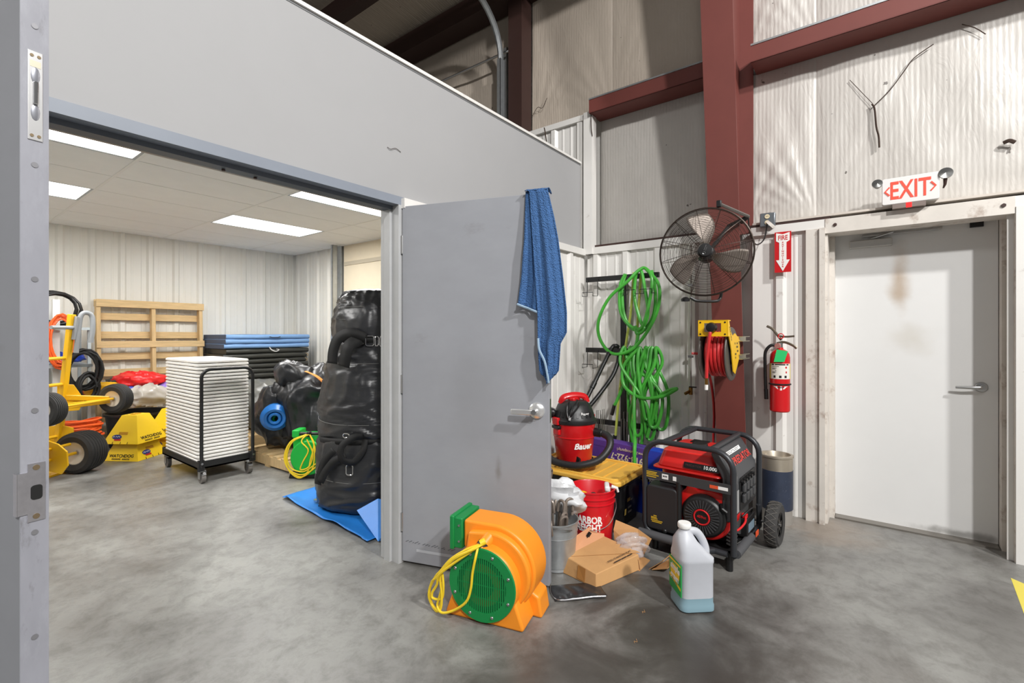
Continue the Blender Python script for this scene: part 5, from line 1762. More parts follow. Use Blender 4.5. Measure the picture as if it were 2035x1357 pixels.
MB().add([(.40, -.18, .005), (.56, -.20, .02), (.545, -.30, .075), (.50, -.295, .07), (.43, -.26, .03)], [(0, 1, 2, 3, 4)]).build('torn_flap', CARD, cb, smooth=False, solid=.004)
MB().add([(.40, -.16, .0), (.53, -.165, .0), (.53, -.22, .06), (.52, -.245, .085), (.42, -.24, .07)], [(0, 1, 2, 3, 4)]).build('torn_flap', CARD, cb, smooth=False, solid=.004)
MB().add([(.47, .12, .01), (.50, -.06, .005), (.535, -.10, .12), (.54, .0, .15), (.52, .15, .17), (.48, .14, .12)], [(0, 1, 2, 3, 4, 5)]).build('end_flap', CARD, cb, smooth=False, solid=.004)
MB().add([(.34, -.135, .002), (.50, -.11, .002), (.54, .13, .002), (.34, .15, .002)], [(0, 1, 2, 3)]).build('bottom_flap', CARD, cb, smooth=False, solid=.004)
CLR = mat('clear_plastic_film', (232, 230, 234), .12, alpha=.38, bump=.5, bs=34, bdist=.012, coat=.6)
pw = crumple((0, 0, 0), (.085, .075, .06), 9, .5, 40, 26, flat=.4).build('plastic_film', CLR, ang=70)
pw.location = (2.335 + .44, 1.20, .075)
tag(pw, 'crinkled clear plastic film bulging out of the cardboard box', 'plastic film')
# black pouch and steel angle under the box
pch = thing('black_pouch', 'flat black zip pouch with shiny trim lying under the cardboard box', 'pouch', (2.235, 1.275, 0), R(-44))
MB().grid(lambda a, b: Vector(((a - .5) * .28, (b - .5) * .15, .004 + .010 * math.sin(PI * a) * math.sin(PI * b) * (1 + .4 * math.sin(a * 19 + b * 5)) + .006 * math.sin(a * 14) ** 2 * (b < .25))), 24, 14).build('pouch', mat('black_satin', (44, 44, 46), .3, bump=.4, bs=14, bdist=.01), pch, solid=.003)
MB().tube(spline([(-.13, .08, .006), (-.145, .0, .007), (-.125, -.075, .008), (-.03, -.085, .012), (.06, -.08, .012), (.13, -.082, .010)], 5), .005, 6, flat=.5).build('zip_trim', mat('silver_zip', (150, 150, 152), .3, .8), pch)
an = MB().box((2.61, 1.445, .085), (.022, .004, .155), rz=R(-40), ry=R(35)).box((2.607, 1.448, .085), (.004, .022, .155), rz=R(-40), ry=R(35)).build('steel_angle', BLACKM, smooth=False)
tag(an, 'short dark steel angle leaning between bucket and cardboard', 'steel angle')

# ---- printed boxes behind the tote
pbx = thing('purple_box', 'purple and blue printed banner box standing upside down behind the tote', 'box', (3.675, 1.61, 0), R(-101))
PUR = mat('purple_print', (92, 56, 146), .45, var=.15, vs=5, dirt=[((58, 50, 150), 2.5, .5, .7), ((190, 80, 190), 3.0, .64, .7)])
MB().bb((-.36, -.06, 0), (.36, .06, .475)).build('carton', PUR, pbx, smooth=False)
MB().bb((-.362, -.062, .43), (.362, .062, .478)).build('carton_lid', PUR, pbx, smooth=False)
text('918-922-7', .075, mat('cream_print', (238, 222, 190), .6), pbx, (.015, -.0625, .375), (-1, 0, 0), (0, 0, -1), ext=.0003, bold=.02)
text('www.bounceparty1', .036, mat('cream_print'), pbx, (.06, -.0635, .435), (-1, 0, 0), (0, 0, -1), ext=.0003)
MB().lathe([(0, 0), (.024, 0), (.024, .001), (0, .001)], 20, Mrot((.255, -.0605, .385), (1, 0, 0), (0, 0, 1))).build('red_dot', REDINK, pbx)
MB().bb((.21, -.0635, .02), (.3635, .0635, .479)).build('blue_end', mat('blue_print', (24, 62, 190), .4, var=.1, vs=4), pbx, smooth=False)
bbx = thing('blue_box', 'blue printed carton standing between the tote and the generator', 'box', (3.575, 1.375, 0), R(-100))
BLU = mat('blue_print', (24, 62, 190), .4, var=.1, vs=4)
MB().bb((-.10, -.07, 0), (.10, .0, .335)).build('carton', BLU, bbx, smooth=False)
MB().bb((-.101, -.0715, .26), (.101, -.0695, .328)).build('white_band', WHITEINK, bbx, smooth=False)
MB().bb((-.101, -.072, .255), (.101, -.0698, .275)).build('black_band', BLACKINK, bbx, smooth=False)
text('ICAN N', .035, WHITEINK, bbx, (-.02, -.0728, .265), (1, 0, 0), (0, 0, 1), ext=.0003, bold=.02)
MB().sph((.0, -.070, .16), (.05, .002, .05), 14, 8).build('pink_figure', mat('pink_print', (170, 64, 130), .5), bbx)

# ---- yellow floor tape at the right edge
tp2 = MB().add([(3.86, -.600, .0006), (3.40, -.575, .0006), (3.38, -.66, .0006), (3.80, -.66, .0006)], [(0, 1, 2, 3)]).build('floor_tape', mat('yellow_tape', (222, 206, 84), .5), smooth=False, solid=.0006)
tag(tp2, 'pale yellow floor tape at the right edge of the hall floor', 'floor tape')
# twist of straw and grit on the floor
for i, (x, y, lb_) in enumerate(((2.26, .92, 'tiny straw twist on the floor left of the jug'), (2.02, .86, 'small straw chip on the bare floor below the cardboard'))):
    o = MB().tube(spline([(x, y, .003), (x + .008, y + .006, .005), (x + .012, y - .006, .004), (x + .02, y - .002, .003), (x + .03, y + .006, .004)], 4), .0008, 4).build('straw_twist', CARD)
    tag(o, lb_, 'straw')
# ================================================================= IN THE STORE ROOM
from mathutils import noise


def rid(p, f, seed=0.0):
    """sharp creases"""
    q = Vector((p[0] * f + seed, p[1] * f + seed * 1.7, p[2] * f - seed))
    return 1 - abs(noise.noise(q)) * 2


def fold_blob(rad, seed, amp, f=2.2, nu=64, nv=40, stretch=(1, 1, 1), zmin=None, sq=2.0):
    def fn(u_, v_):
        a = 2 * PI * u_
        t = PI * v_
        d = Vector((math.sin(t) * math.cos(a), math.sin(t) * math.sin(a), math.cos(t)))
        e = (abs(d.x) ** sq + abs(d.y) ** sq + abs(d.z) ** sq) ** (-1 / sq)
        p = Vector((rad[0] * d.x, rad[1] * d.y, rad[2] * d.z)) * e
        s = Vector((p.x * stretch[0], p.y * stretch[1], p.z * stretch[2]))
        w1 = Vector((s.x + .25 * noise.noise(s * 3 + Vector((seed, 0, 0))), s.y * 1.6 + .2 * noise.noise(s * 3.3), s.z * .55))
        w2 = Vector((s.x * .6 + .5 * s.z, s.y * .7 - .4 * s.x, s.z * 1.5 + .15 * noise.noise(s * 4)))
        k = amp * (rid(w1, f * 1.6, seed) ** 3 * .55 + rid(w2, f * 2.3, seed + 3) ** 3 * .42 + rid(w1, f * 4.6, seed + 5) ** 2 * .16 + .5 * noise.noise(s * f * .8 + Vector((seed, seed, 0))) - .45)
        p = p + p.normalized() * k
        if zmin is not None and p.z < zmin:
            p.z = zmin
        return p
    return MB().grid(fn, nu, nv, cu=True)


# ---- tall rolled inflatable standing on a blue tarp
tb = thing('rolled_inflatable', 'tall roll of shiny black vinyl strapped twice standing on blue tarp', 'vinyl roll', (2.49, 3.36, .012))
PR = [(0, .40), (.02, .455), (.12, .475), (.36, .47), (.52, .45), (.56, .432), (.60, .45), (.85, .44), (1.05, .40), (1.22, .365), (1.30, .345), (1.34, .34), (1.42, .345), (1.55, .33), (1.66, .30), (1.73, .23), (1.755, .12), (1.76, 0.0)]


def tall(u_, v_):
    a = 2 * PI * u_
    z = v_ * 1.0
    zz = 1.76 * z
    r_ = itp(PR, zz)
    if v_ > .97:
        r_ = itp(PR, 1.66) * math.sqrt(max(0, 1 - ((v_ - .97) / .03) ** 1.5)) * .9
        zz = 1.70 + (v_ - .97) * 1.6
    p = Vector((math.cos(a), math.sin(a), zz * 3.2))
    q = Vector((p.x, p.y, p.z))
    wz = p.z + .9 * noise.noise(q * .9) + .55 * math.sin(a * 1.0 + 1.2 * zz)
    lowb = 1.0 if zz < 1.0 else .55
    k = .020 * lowb * (rid((p.x * .55, p.y * .55, wz * .75), 1.9, 2) ** 4) + .016 * (rid((p.x * .8, p.y * .8, wz * 1.5 + p.x), 2.1, 9) ** 4) - .006
    k += .009 * noise.noise(q * 1.6) + .004 * rid((p.x * 1.4, p.y * 1.4, wz * 2.4 - p.y), 2.6, 17) ** 3
    k += .030 * max(0, (zz - 1.58) / .15) * (rid((p.x * 3, p.y * 3, p.z * .5), 1.5, 4) ** 2 - .4)
    r_ = max(.001, r_ + k * min(1, r_ * 4))
    return Vector((r_ * math.cos(a), r_ * math.sin(a) * 1.0, zz))


MB().grid(tall, 110, 120, cu=True).build('roll', VINYL, tb, ang=180)
MB().grid(lambda u_, v_: Vector((.06 + .10 * (u_ - .5) + .03 * math.sin(v_ * 9), -.16 + .10 * (v_ - .5), 1.755 + .06 * math.sin(u_ * PI) * (1 + .5 * math.sin(v_ * 13)) + .015 * math.sin(u_ * 17 + v_ * 8))), 14, 14).build('top_gather', VINYL, tb, solid=.004, ang=180)
for zz, rr_ in ((.545, .450), (1.315, .352)):
    n_ = 48
    vs, fs = [], []
    for i in range(n_):
        a = 2 * PI * i / n_
        k = rr_ + .004 * math.sin(a * 5)
        vs += [(k * math.cos(a), k * math.sin(a), zz - .022 + .01 * math.sin(a * 2)), (k * math.cos(a), k * math.sin(a), zz + .022 + .01 * math.sin(a * 2))]
    for i in range(n_):
        j = (i + 1) % n_
        fs.append((2 * i, 2 * j, 2 * j + 1, 2 * i + 1))
    MB().add(vs, fs).build('strap', WEB, tb, solid=.004)
SEAM = mat('grey_seam_thread', (120, 120, 118), .6)
for zz, r_ in ((.27, .473), (.70, .452), (1.16, .385), (1.50, .342), (1.60, .322)):
    MB().tube([((r_ + .002) * math.cos(2 * PI * i / 60), (r_ + .002) * math.sin(2 * PI * i / 60), zz + .02 * math.sin(2 * PI * i / 60 + 1)) for i in range(60)], .0022, 4, closed=True).build('seam', SEAM, tb)
# strap tails and buckles on the camera side (towards -x -y)


def ribbon(pts, wdt, nrm_, m, parent, name='strap_tail', th=.004):
    P = spline(pts, 6)
    vs = []
    for i, p in enumerate(P):
        t_ = (P[min(i + 1, len(P) - 1)] - P[max(i - 1, 0)]).normalized()
        s_ = t_.cross(Vector(nrm_)).normalized() * wdt / 2
        vs += [p - s_, p + s_]
    n_ = len(P)
    return MB().add(vs, [(2 * i, 2 * i + 2, 2 * i + 3, 2 * i + 1) for i in range(n_ - 1)]).build(name, m, parent, solid=th, ang=20)


def onroll(u_deg, r_, z_):
    a = R(u_deg)
    return Vector((r_ * math.cos(a), r_ * math.sin(a), z_))


def buckle(deg, r_, z_, par, w_=.05, h_=.06):
    a = R(deg)
    Mx = Mrot(onroll(deg, r_, z_), (-math.sin(a), math.cos(a), 0), (0, 0, 1))
    MB().tube([Mx @ Vector((p[0], p[1], 0)) for p in rbox(w_, h_, .015)], .0045, 6, closed=True).build('buckle', CHROME, par)


nv_ = onroll(205, 1, 0)
ribbon([onroll(222, .37, 1.33), onroll(205, .40, 1.37), onroll(190, .41, 1.33), onroll(184, .42, 1.24), onroll(182, .42, 1.14)], .085, nv_, WEB, tb)
ribbon([onroll(215, .37, 1.33), onroll(206, .43, 1.28), onroll(203, .44, 1.20), onroll(200, .43, 1.12)], .095, nv_, WEB, tb)
buckle(226, .368, 1.315, tb, .06, .075)
buckle(234, .365, 1.312, tb, .025, .075)
buckle(239, .363, 1.310, tb, .02, .075)
ribbon([onroll(222, .46, .60), onroll(214, .50, .60), onroll(206, .53, .54), onroll(206, .53, .45), onroll(214, .50, .42), onroll(222, .49, .50), onroll(224, .47, .58)], .05, nv_, WEB, tb)
ribbon([onroll(208, .50, .46), onroll(198, .52, .42), onroll(190, .53, .34), onroll(185, .54, .26)], .06, nv_, WEB, tb)
ribbon([onroll(196, .50, .50), onroll(188, .52, .42), onroll(182, .53, .30), onroll(180, .53, .23)], .055, nv_, WEB, tb)
buckle(211, .50, .36, tb, .05, .075)
buckle(207, .485, .61, tb, .05, .03)

tp5 = thing('blue_tarp', 'bright blue vinyl tarp spread under the tall black roll', 'tarp', (0, 0, 0))


def tarp(u_, v_):
    # corners: left-back, left-front, right-front, right-back
    A_, B_, C_, D2 = Vector((1.985, 3.95, 0)), Vector((1.90, 2.66, 0)), Vector((3.05, 2.60, 0)), Vector((3.0, 4.05, 0))
    p = (A_ * (1 - u_) + B_ * u_) * (1 - v_) + (D2 * (1 - u_) + C_ * u_) * v_
    ed = min(v_, u_, 1 - u_, 1 - v_)
    z_ = .006 + .010 * math.exp(-ed * 26) * (1 + .6 * math.sin(u_ * 21)) + .002 * math.sin(u_ * 31 + v_ * 17)
    if v_ < .1:
        z_ += .018 * (1 - v_ / .1) * (.5 + .5 * math.sin(u_ * 9 + 1)) * (1 if .05 < u_ < .95 else 0)
    return Vector((p.x, p.y, max(z_, .004)))


MB().grid(tarp, 50, 40).build('sheet', BLUET, tp5, solid=.003, ang=180)
MB().add([(1.955, 2.62, .01), (2.16, 2.56, .01), (2.12, 2.84, .20), (2.02, 2.95, .12), (2.20, 2.62, .17)], [(0, 1, 4), (0, 4, 2), (0, 2, 3)]).build('turned_corner', BLUET, tp5, solid=.003, smooth=False)
coin = MB().cyl((2.10, 3.62, .022), (2.10, 3.62, .034), .022, n=16).build('grommet', STEEL, tp5)

# ---- green blower with yellow cord
gbw = thing('blower', 'bright green inflatable blower wound with yellow cord beside the tall roll', 'blower', (2.41, 4.30, 0), R(-52))
GRB = mat('bright_green_plastic', (20, 176, 62), .38)
hb = MB()
hb.prism(circ(.0, .20, .165), .11, -.02, XZ(0))
hb.prism([(-.165, .20), (-.165, .40), (.165, .40), (.165, .20), (.12, .06), (-.12, .06)], .26, .04, XZ(0))
hb.build('housing', GRB, gbw, bevel=.012)
MB().prism([(-.19, 0), (.19, 0), (.17, .06), (-.17, .06)], .27, .0, XZ(0)).build('foot', BLACKP, gbw, bevel=.008)
for x_ in (-.13, .13):
    MB().box((x_, .10, .42), (.07, .16, .07)).build('post', GRB, gbw, bevel=.008)
MB().tube([(-.13, .04, .42), (.13, .04, .42)], .016, 10).build('grip', BLACKP, gbw)
for i, (dx, wd_, zb) in enumerate(((-.07, .13, .03), (-.06, .15, .05), (-.085, .11, .02), (-.05, .135, .08))):
    lp = [(-.02 + .01 * i, .0, .42), (dx - wd_ * .6, -.03, .36), (dx - wd_, -.035, .22), (dx - wd_ * .7, -.04, .08 + zb * .4), (dx + .02, -.045, zb), (dx + wd_ * .9, -.04, .06 + zb), (dx + wd_ * 1.1, -.04, .18), (.07, -.035, .33), (.02, -.01, .42)]
    MB().tube(spline(lp, 7), .0065, 7).build('power_cord', YELCORD, gbw)
MB().tube(spline([(-.01, 0, .42), (-.05, -.03, .36), (.02, -.045, .28), (-.03, -.05, .17), (-.05, -.05, .10), (.03, -.045, .13), (.06, -.04, .25), (.0, -.03, .38)], 7), .0065, 7).build('power_cord', YELCORD, gbw)
MB().box((0, .02, .42), (.03, .05, .05)).build('cord_strap', BLACKM, gbw, bevel=.006)

# ---- pallet on the floor with a folded black bundle
DECK = mat('pallet_wood')


def pallet(name, label, w_, l_, loc, rot, front_boards=7):
    """deck boards run along local x (w_), stringers along local y (l_)"""
    t = thing(name, label, 'pallet', loc, rot=rot)
    for i in range(3):
        x = -w_ / 2 + .02 + (w_ - .04) * i / 2
        MB().box((x, 0, .062), (.04, l_, .09)).build('stringer', WOODV, t, smooth=False, bevel=.002, seg=1)
    for i in range(front_boards):
        y = -l_ / 2 + .045 + (l_ - .09) * i / (front_boards - 1)
        MB().box((0, y, .1155), (w_, .09, .017)).build('deck_board', DECK, t, smooth=False)
    for i in range(3):
        y = -l_ / 2 + .045 + (l_ - .09) * i / 2
        MB().box((0, y, .0085), (w_, .09, .017)).build('bottom_board', DECK, t, smooth=False)
    return t


pallet('wooden_pallet', 'wooden pallet flat on the floor under the folded black bundle', 1.05, 1.02, (2.89, 5.04, 0), (0, 0, R(2)))
vb = thing('vinyl_bundle', 'folded bundle of black vinyl with orange strap sitting on the pallet', 'vinyl bundle', (2.80, 5.02, .126))
o = fold_blob((.40, .36, .46), 3.0, .15, f=1.25, nu=90, nv=60, stretch=(1, 1, .6), zmin=-.44, sq=2.6).build('main_fold', VINYL, vb, ang=180)
o.location = (.05, -.05, .465)
o.rotation_euler = (R(-2), R(3), R(25))
o = fold_blob((.25, .33, .36), 8.0, .11, f=1.5, nu=72, nv=44, zmin=-.35).build('side_fold', VINYL, vb, ang=180)
o.location = (-.20, .18, .36)
o.rotation_euler = (0, R(-5), R(20))
o = fold_blob((.21, .24, .16), 12.0, .08, f=2, nu=60, nv=36).build('peak_fold', VINYL, vb, ang=180)
o.location = (-.14, .02, .80)
o.rotation_euler = (R(10), R(25), R(20))
pts = [(-.16, -.26, .86), (-.09, -.37, .80), (.0, -.43, .68), (.06, -.45, .54), (.09, -.45, .40), (.10, -.43, .30)]
ORST = mat('orange_webbing', (238, 150, 70), .6)
ribbon(pts, .045, (0.5, -.85, .2), ORST, vb, 'orange_strap', .005)
br = thing('blue_tarp_roll', 'rolled end of blue tarp poking from the black bundle', 'tarp roll', (2.42, 4.97, .50), rot=(R(-8), 0, R(150)))
br.scale = (1.2, 1.2, 1.2)
MB().lathe([(.085, -.02), (.10, 0), (.118, .02), (.112, .10), (.09, .22), (.06, .30), (0, .31)], 26, Mrot((0, 0, 0), (1, 0, 0), (0, 0, 1)) @ Matrix.Rotation(PI, 4, 'X') if False else Mrot((0, 0, 0), (1, 0, 0), (0, 0, 1))).build('roll', BLUET, br)
MB().ring((0, -.0, 0), .075, .02, axis='Y', n=22, k=6).ring((0, .01, 0), .04, .014, axis='Y', n=18, k=6).build('inner_turn', BLUET, br)
MB().tube(spline([(0, -.01, .02), (.015, -.015, -.01), (.005, -.012, -.04)], 4), .010, 6).build('green_core', GREENP, br)
# rolled sheets lying behind the bundle
r1 = fold_blob((.34, .55, .33), 21, .05, f=2.0, stretch=(1, .3, 1), nu=64, nv=40, zmin=-.32).build('rolled_sheet', mat('grey_vinyl', (92, 92, 88), .35, var=.1, vs=3, bump=.3, bs=6, bdist=.02))
r1.location = (2.85, 6.25, .50)
tag(r1, 'dull grey rolled vinyl sheet showing between chair stack and black bundle', 'vinyl roll')
r1s = MB().bb((2.56, 5.85, 0), (3.14, 6.65, .175)).build('crate_base', WOODP, smooth=False, bevel=.004)
tag(r1s, 'low wooden base under the dull grey vinyl roll', 'wooden base')
r2 = fold_blob((.34, .36, .42), 31, .12, f=1.5, nu=72, nv=44, zmin=-.41).build('rolled_sheet', VINYL, ang=180)
r2.location = (3.74, 5.55, .41)
tag(r2, 'black crumpled vinyl bundle at right behind the orange strap', 'vinyl bundle')

# ---- stack of folding mats in the back right corner
MATB = mat('blue_mat_cover', (118, 156, 204), .5, var=.04, vs=6, bump=.2, bs=12, bdist=.01)
MATS_ = mat('slate_mat_end', (74, 90, 116), .6)
MATK = mat('black_mat_cover', (52, 53, 50), .45, var=.1, vs=5, bump=.3, bs=10, bdist=.012)
rnd = random.Random(14)
zc = .0
hts = [.072] * 16
words = ['bottom', 'second lowest', 'third lowest', 'fourth lowest', 'fifth lowest', 'sixth lowest', 'seventh lowest', 'eighth lowest', 'ninth lowest', 'tenth lowest', 'sixth from the top', 'fifth from the top', 'fourth from the top', 'third from the top', 'second from the top', 'top']


def mat_fold(w_, d_, h_, seed):
    def fn(u_, v_):
        # cross-section loop in y-z (v), along x (u)
        n_ = rbox(d_, h_, min(h_ * .45, .03), 4)
        k = int(v_ * len(n_)) % len(n_)
        q = n_[k]
        x = (u_ - .5) * w_
        wob = .006 * math.sin(x * 9 + seed) + .004 * math.sin(x * 23 + seed * 2)
        return Vector((x, q[0] + wob * (1 if abs(q[0]) > d_ * .4 else 0), q[1] + .004 * math.sin(x * 6 + seed + q[0] * 3) * (1 if q[1] > 0 else .2)))
    mb = MB().grid(fn, 26, 20, cv=True)
    a = list(range(20))
    mb.f.append(tuple(reversed(a)))
    mb.f.append(tuple(25 * 20 + j for j in a))
    return mb


for i in range(16):
    t = thing('folding_mat', words[i].capitalize() + ' black folding mat of the stack in the back corner', 'mat', (3.40 + rnd.uniform(-.025, .035), 7.53 + rnd.uniform(-.015, .02), zc + .036), R(rnd.uniform(-1.2, 1.2)), 'black folding mats')
    mat_fold(1.20, .76, .069, i).build('cover', MATK, t, ang=50)
    if i in (3, 7, 11, 13, 14):
        MB().tube(spline([(.58, -.37, .02), (.61, -.40, .0), (.60, -.385, -.03)], 4), .006, 5, flat=.4).build('strap', mat('tan_strap', (150, 130, 100), .7), t)
    zc += .0725
for i in range(3):
    t = thing('folding_mat', ('lowest', 'middle', 'topmost')[i] + ' light blue folding mat on the black mat stack', 'mat', (3.40 + .008 * i, 7.53, zc + .036), R((-.8, .4, 0)[i]), 'blue folding mats')
    mat_fold(1.22, .78, .064, 30 + i).build('cover', MATB, t, ang=50)
    MB().bb((-.612, -.385, -.030), (-.606, .385, .028)).build('end_panel', MATS_, t, smooth=False)
    if i == 0:
        MB().tube(spline([(.0, -.395, -.02), (.03, -.40, -.06), (.09, -.405, -.085), (.14, -.40, -.06), (.10, -.40, -.05)], 5), .008, 5, flat=.4).build('strap', mat('white_strap', (200, 200, 200), .6), t)
    if i == 2:
        MB().tube([(-.02, -.395, .0), (.02, -.405, -.012), (.10, -.405, -.012), (.14, -.395, .0)], .006, 5).build('handle', BLACKM, t)
    zc += .067

# ---- leaning pallet against the back wall
vp = thing('wooden_pallet', 'pale wooden pallet standing on edge against the back wall', 'pallet', (2.165, 7.80, 0), rot=(R(-2.2), 0, 0))
for x in (-.58, .0, .57):
    MB().box((x, 0, .905), (.045, .09, 1.79)).build('stringer', WOODV, vp, smooth=False, bevel=.003, seg=1)
WB = mat('pallet_wood')
for (z_, front, h_) in ((1.765, True, .095), (1.235, True, .085), (.62, True, .09), (.06, True, .09), (1.60, False, .09), (1.36, False, .09), (1.08, False, .09), (.87, False, .09), (.55, False, .09), (.28, False, .09), (1.77, False, .09), (.05, False, .09)):
    MB().box((0, -.054 if front else .054, z_), (1.21, .017, h_), ry=R(.4)).build('deck_board', WB, vp, smooth=False, bevel=.002, seg=1)

# ---- chair dolly with its stack of folded white chairs
dl = thing('chair_dolly', 'black steel dolly with hoop handle and four casters under folded chairs', 'dolly', (1.945, 5.40, 0))
dp = MB()
dp.bb((-.245, -.475, .135), (.245, .475, .150))
dp.bb((-.245, -.475, .135), (-.235, .475, .20)).bb((.235, -.475, .135), (.245, .475, .20)).bb((-.245, -.475, .135), (.245, -.465, .205)).bb((-.245, .465, .135), (.245, .475, .205))
dp.build('platform', BLACKM, dl, smooth=False)
hp = []
r_ = .08
for a in range(7):
    hp.append((-.225 + r_ * (1 - math.cos(a * PI / 12)), -.495, 1.05 - r_ + r_ * math.sin(a * PI / 12)))
hp2 = [(-p[0], p[1], p[2]) for p in reversed(hp)]
MB().tube([(-.225, -.495, .15)] + hp + hp2 + [(.225, -.495, .15)], .0155, 10).build('hoop_handle', BLACKM, dl)
for x_ in (-.225, .225):
    MB().box((x_, -.485, .17), (.05, .03, .10)).build('handle_socket', BLACKM, dl, smooth=False)
    MB().cyl((x_, -.511, .19), (x_, -.515, .19), .010, n=10).build('bolt', STEEL, dl)
for sx in (-.205, .205):
    for sy in (-.445, .445):
        cpl = MB().cyl((sx, sy, .135), (sx, sy, .115), .028, n=14).build('caster_plate', STEEL, dl)
        fk = MB()
        fk.bb((sx - .026, sy - .03, .04), (sx - .022, sy + .02, .115)).bb((sx + .022, sy - .03, .04), (sx + .026, sy + .02, .115)).bb((sx - .026, sy - .03, .108), (sx + .026, sy + .02, .118))
        fk.build('caster_fork', STEEL, cpl, smooth=False)
        MB().cyl((sx - .017, sy - .01, .0505), (sx + .017, sy - .01, .0505), .050, n=24).build('caster_wheel', mat('grey_caster_rubber', (104, 100, 96), .6), cpl)
        MB().box((sx, sy - .045, .09), (.034, .03, .008), rx=.5).build('brake_pedal', STEEL, cpl, smooth=False)
CHW = mat('white_resin', (234, 231, 226), .42, var=.015)


def chair_meshes():
    """one folded resin chair lying flat: local x width .44, y length .86"""
    fr_ = MB()
    out_ = rbox(.44, .86, .035, 4)
    fr_.tube([(p[0], p[1], 0) for p in out_], .0142, 6, closed=True, up=(0, 0, 1))
    pn_ = MB()
    pn_.prism(rbox(.40, .40, .03, 3), -.006, .007, Matrix.Translation((0, -.19, 0)))
    bk_ = MB()
    bk_.prism([(-.20, .06), (.20, .06), (.20, .16), (-.20, .16)], -.006, .007)
    bk_.prism([(-.20, .16), (-.13, .16), (-.13, .26), (-.20, .26)], -.006, .007).prism([(.13, .16), (.20, .16), (.20, .26), (.13, .26)], -.006, .007)
    bk_.prism([(-.20, .26), (.20, .26), (.20, .41), (-.20, .41)], -.006, .007)
    lg_ = MB()
    lg_.tube([(-.16, -.41, -.003), (-.16, .40, -.003)], .009, 6).tube([(.16, -.41, -.003), (.16, .40, -.003)], .009, 6)
    return fr_, pn_, bk_, lg_


ch0 = thing('folding_chair', 'x', 'chair', (1.945, 5.40, .166), 0, 'folded chairs on the dolly')
f1, f2, f3, f4 = chair_meshes()
f1.build('frame', CHW, ch0)
f2.build('seat', CHW, ch0, smooth=False)
f3.build('backrest', CHW, ch0, smooth=False)
f4.build('legs', CHW, ch0)
NCH = 30
ordw = {1: 'second', 2: 'third'}
num = 'zero one two three four five six seven eight nine ten eleven twelve thirteen fourteen fifteen sixteen'.split()
rnd = random.Random(8)
for i in range(NCH):
    c = ch0 if i == 0 else copy_tree(ch0)
    c.location = (1.945 + rnd.uniform(-.0012, .0012), 5.415 + rnd.uniform(-.0015, .0015), .166 + i * .0328)
    if i == 0:
        lb_ = 'folded white resin chair at the very bottom of the dolly stack'
    elif i == NCH - 1:
        lb_ = 'folded white resin chair on top of the dolly stack'
    elif i <= 16:
        lb_ = 'folded white resin chair with %s below it in the dolly stack' % num[i]
    else:
        lb_ = 'folded white resin chair with %s above it in the dolly stack' % num[NCH - 1 - i]
    c['label'] = lb_

# ---- yellow blower stands, stacked in pairs
STY = mat('stand_yellow', (250, 208, 36), .4)


def stand(name, label, loc, rz, text_side):
    t = thing(name, label, 'blower stand', loc, rz, 'yellow blower stands')
    b0, b1, h = .20, .085, .29
    sh_ = MB()
    n_ = 1
    vs = [(-b0, -b0, 0), (b0, -b0, 0), (b0, b0, 0), (-b0, b0, 0), (-b1, -b1, h), (b1, -b1, h), (b1, b1, h), (-b1, b1, h)]
    sh_.add(vs, [(0, 1, 5, 4), (1, 2, 6, 5), (2, 3, 7, 6), (3, 0, 4, 7), (4, 5, 6, 7)])
    sh_.build('shell', STY, t, smooth=False, solid=.006)
    MB().prism(rbox(.10, .05, .012), 0, .012, Matrix.Translation((0, 0, h - .004))).build('hand_hold', mat('stand_shadow_yellow', (196, 140, 16), .5), t)
    for q in range(4):
        MB().box((-.05 + .035 * q, .055, h + .002), (.016, .012, .003)).build('vent_slot', BLACKINK, t, smooth=False)
    sl_ = math.atan2(b0 - b1, h)
    for (face, kind) in ((0, text_side), (3, 1 - text_side)):
        # face 0: -y side, face 3: -x side
        Mf = Matrix.Rotation(0 if face == 0 else -PI / 2, 4, 'Z')
        upv = Mf.to_3x3() @ Vector((0, math.sin(sl_), math.cos(sl_)))
        rt = Mf.to_3x3() @ Vector((1, 0, 0))
        base = Mf @ Vector((0, -b0, 0))
        nr = rt.cross(upv)
        if kind == 0:
            text('WATCHDOG', .046, BLACKINK, t, base + upv * .055 + nr * .005, rt, upv, ext=.0005, bold=.02)
            fine_print(t, BLACKINK, base + upv * .022 + nr * .0055, rt, upv, [(0, [(-.10 + .017 * q, -.10 + .017 * q + .011) for q in range(12) if q != 6])], .014)
        else:
            Mo = Mrot(base + upv * .075 + nr * .0042 - rt * .06, rt, upv)
            MB().prism([(.055 * math.cos(2 * PI * k / 20), .026 * math.sin(2 * PI * k / 20)) for k in range(20)], 0, .001, Mo).build('oval_logo', mat('logo_blue', (40, 50, 120), .5), t)
            MB().tube(spline([Mo @ Vector(q) for q in ((-.042, -.006, .0015), (-.03, .008, .0015), (-.02, -.006, .0015), (-.005, .009, .0015), (.008, -.005, .0015), (.02, .010, .0015), (.03, -.002, .0015), (.042, .006, .0015))], 4), .004, 5, flat=.3).build('script_logo', WHITEINK, t)
            Mo2 = Mrot(base + upv * .045 + nr * .0042 - rt * .045, rt, upv)
            MB().prism(rbox(.075, .018, .004), 0, .001, Mo2).build('red_banner', REDINK, t)
            MB().prism([(-.05, .10), (.05, .10), (.05, .13), (-.05, .13)], .003, .0045, Mrot(base, rt, upv) @ Matrix.Translation((0, .0, 0))).build('handle_recess', mat('stand_shadow_yellow'), t, smooth=False)
            for q in (-.09, 0.0, .08):
                MB().box((0, 0, 0), (.004, .025, .002), Mrot(base + upv * .012 + nr * .005 + rt * q, rt, upv)).build('slot', BLACKINK, t, smooth=False)
    return t


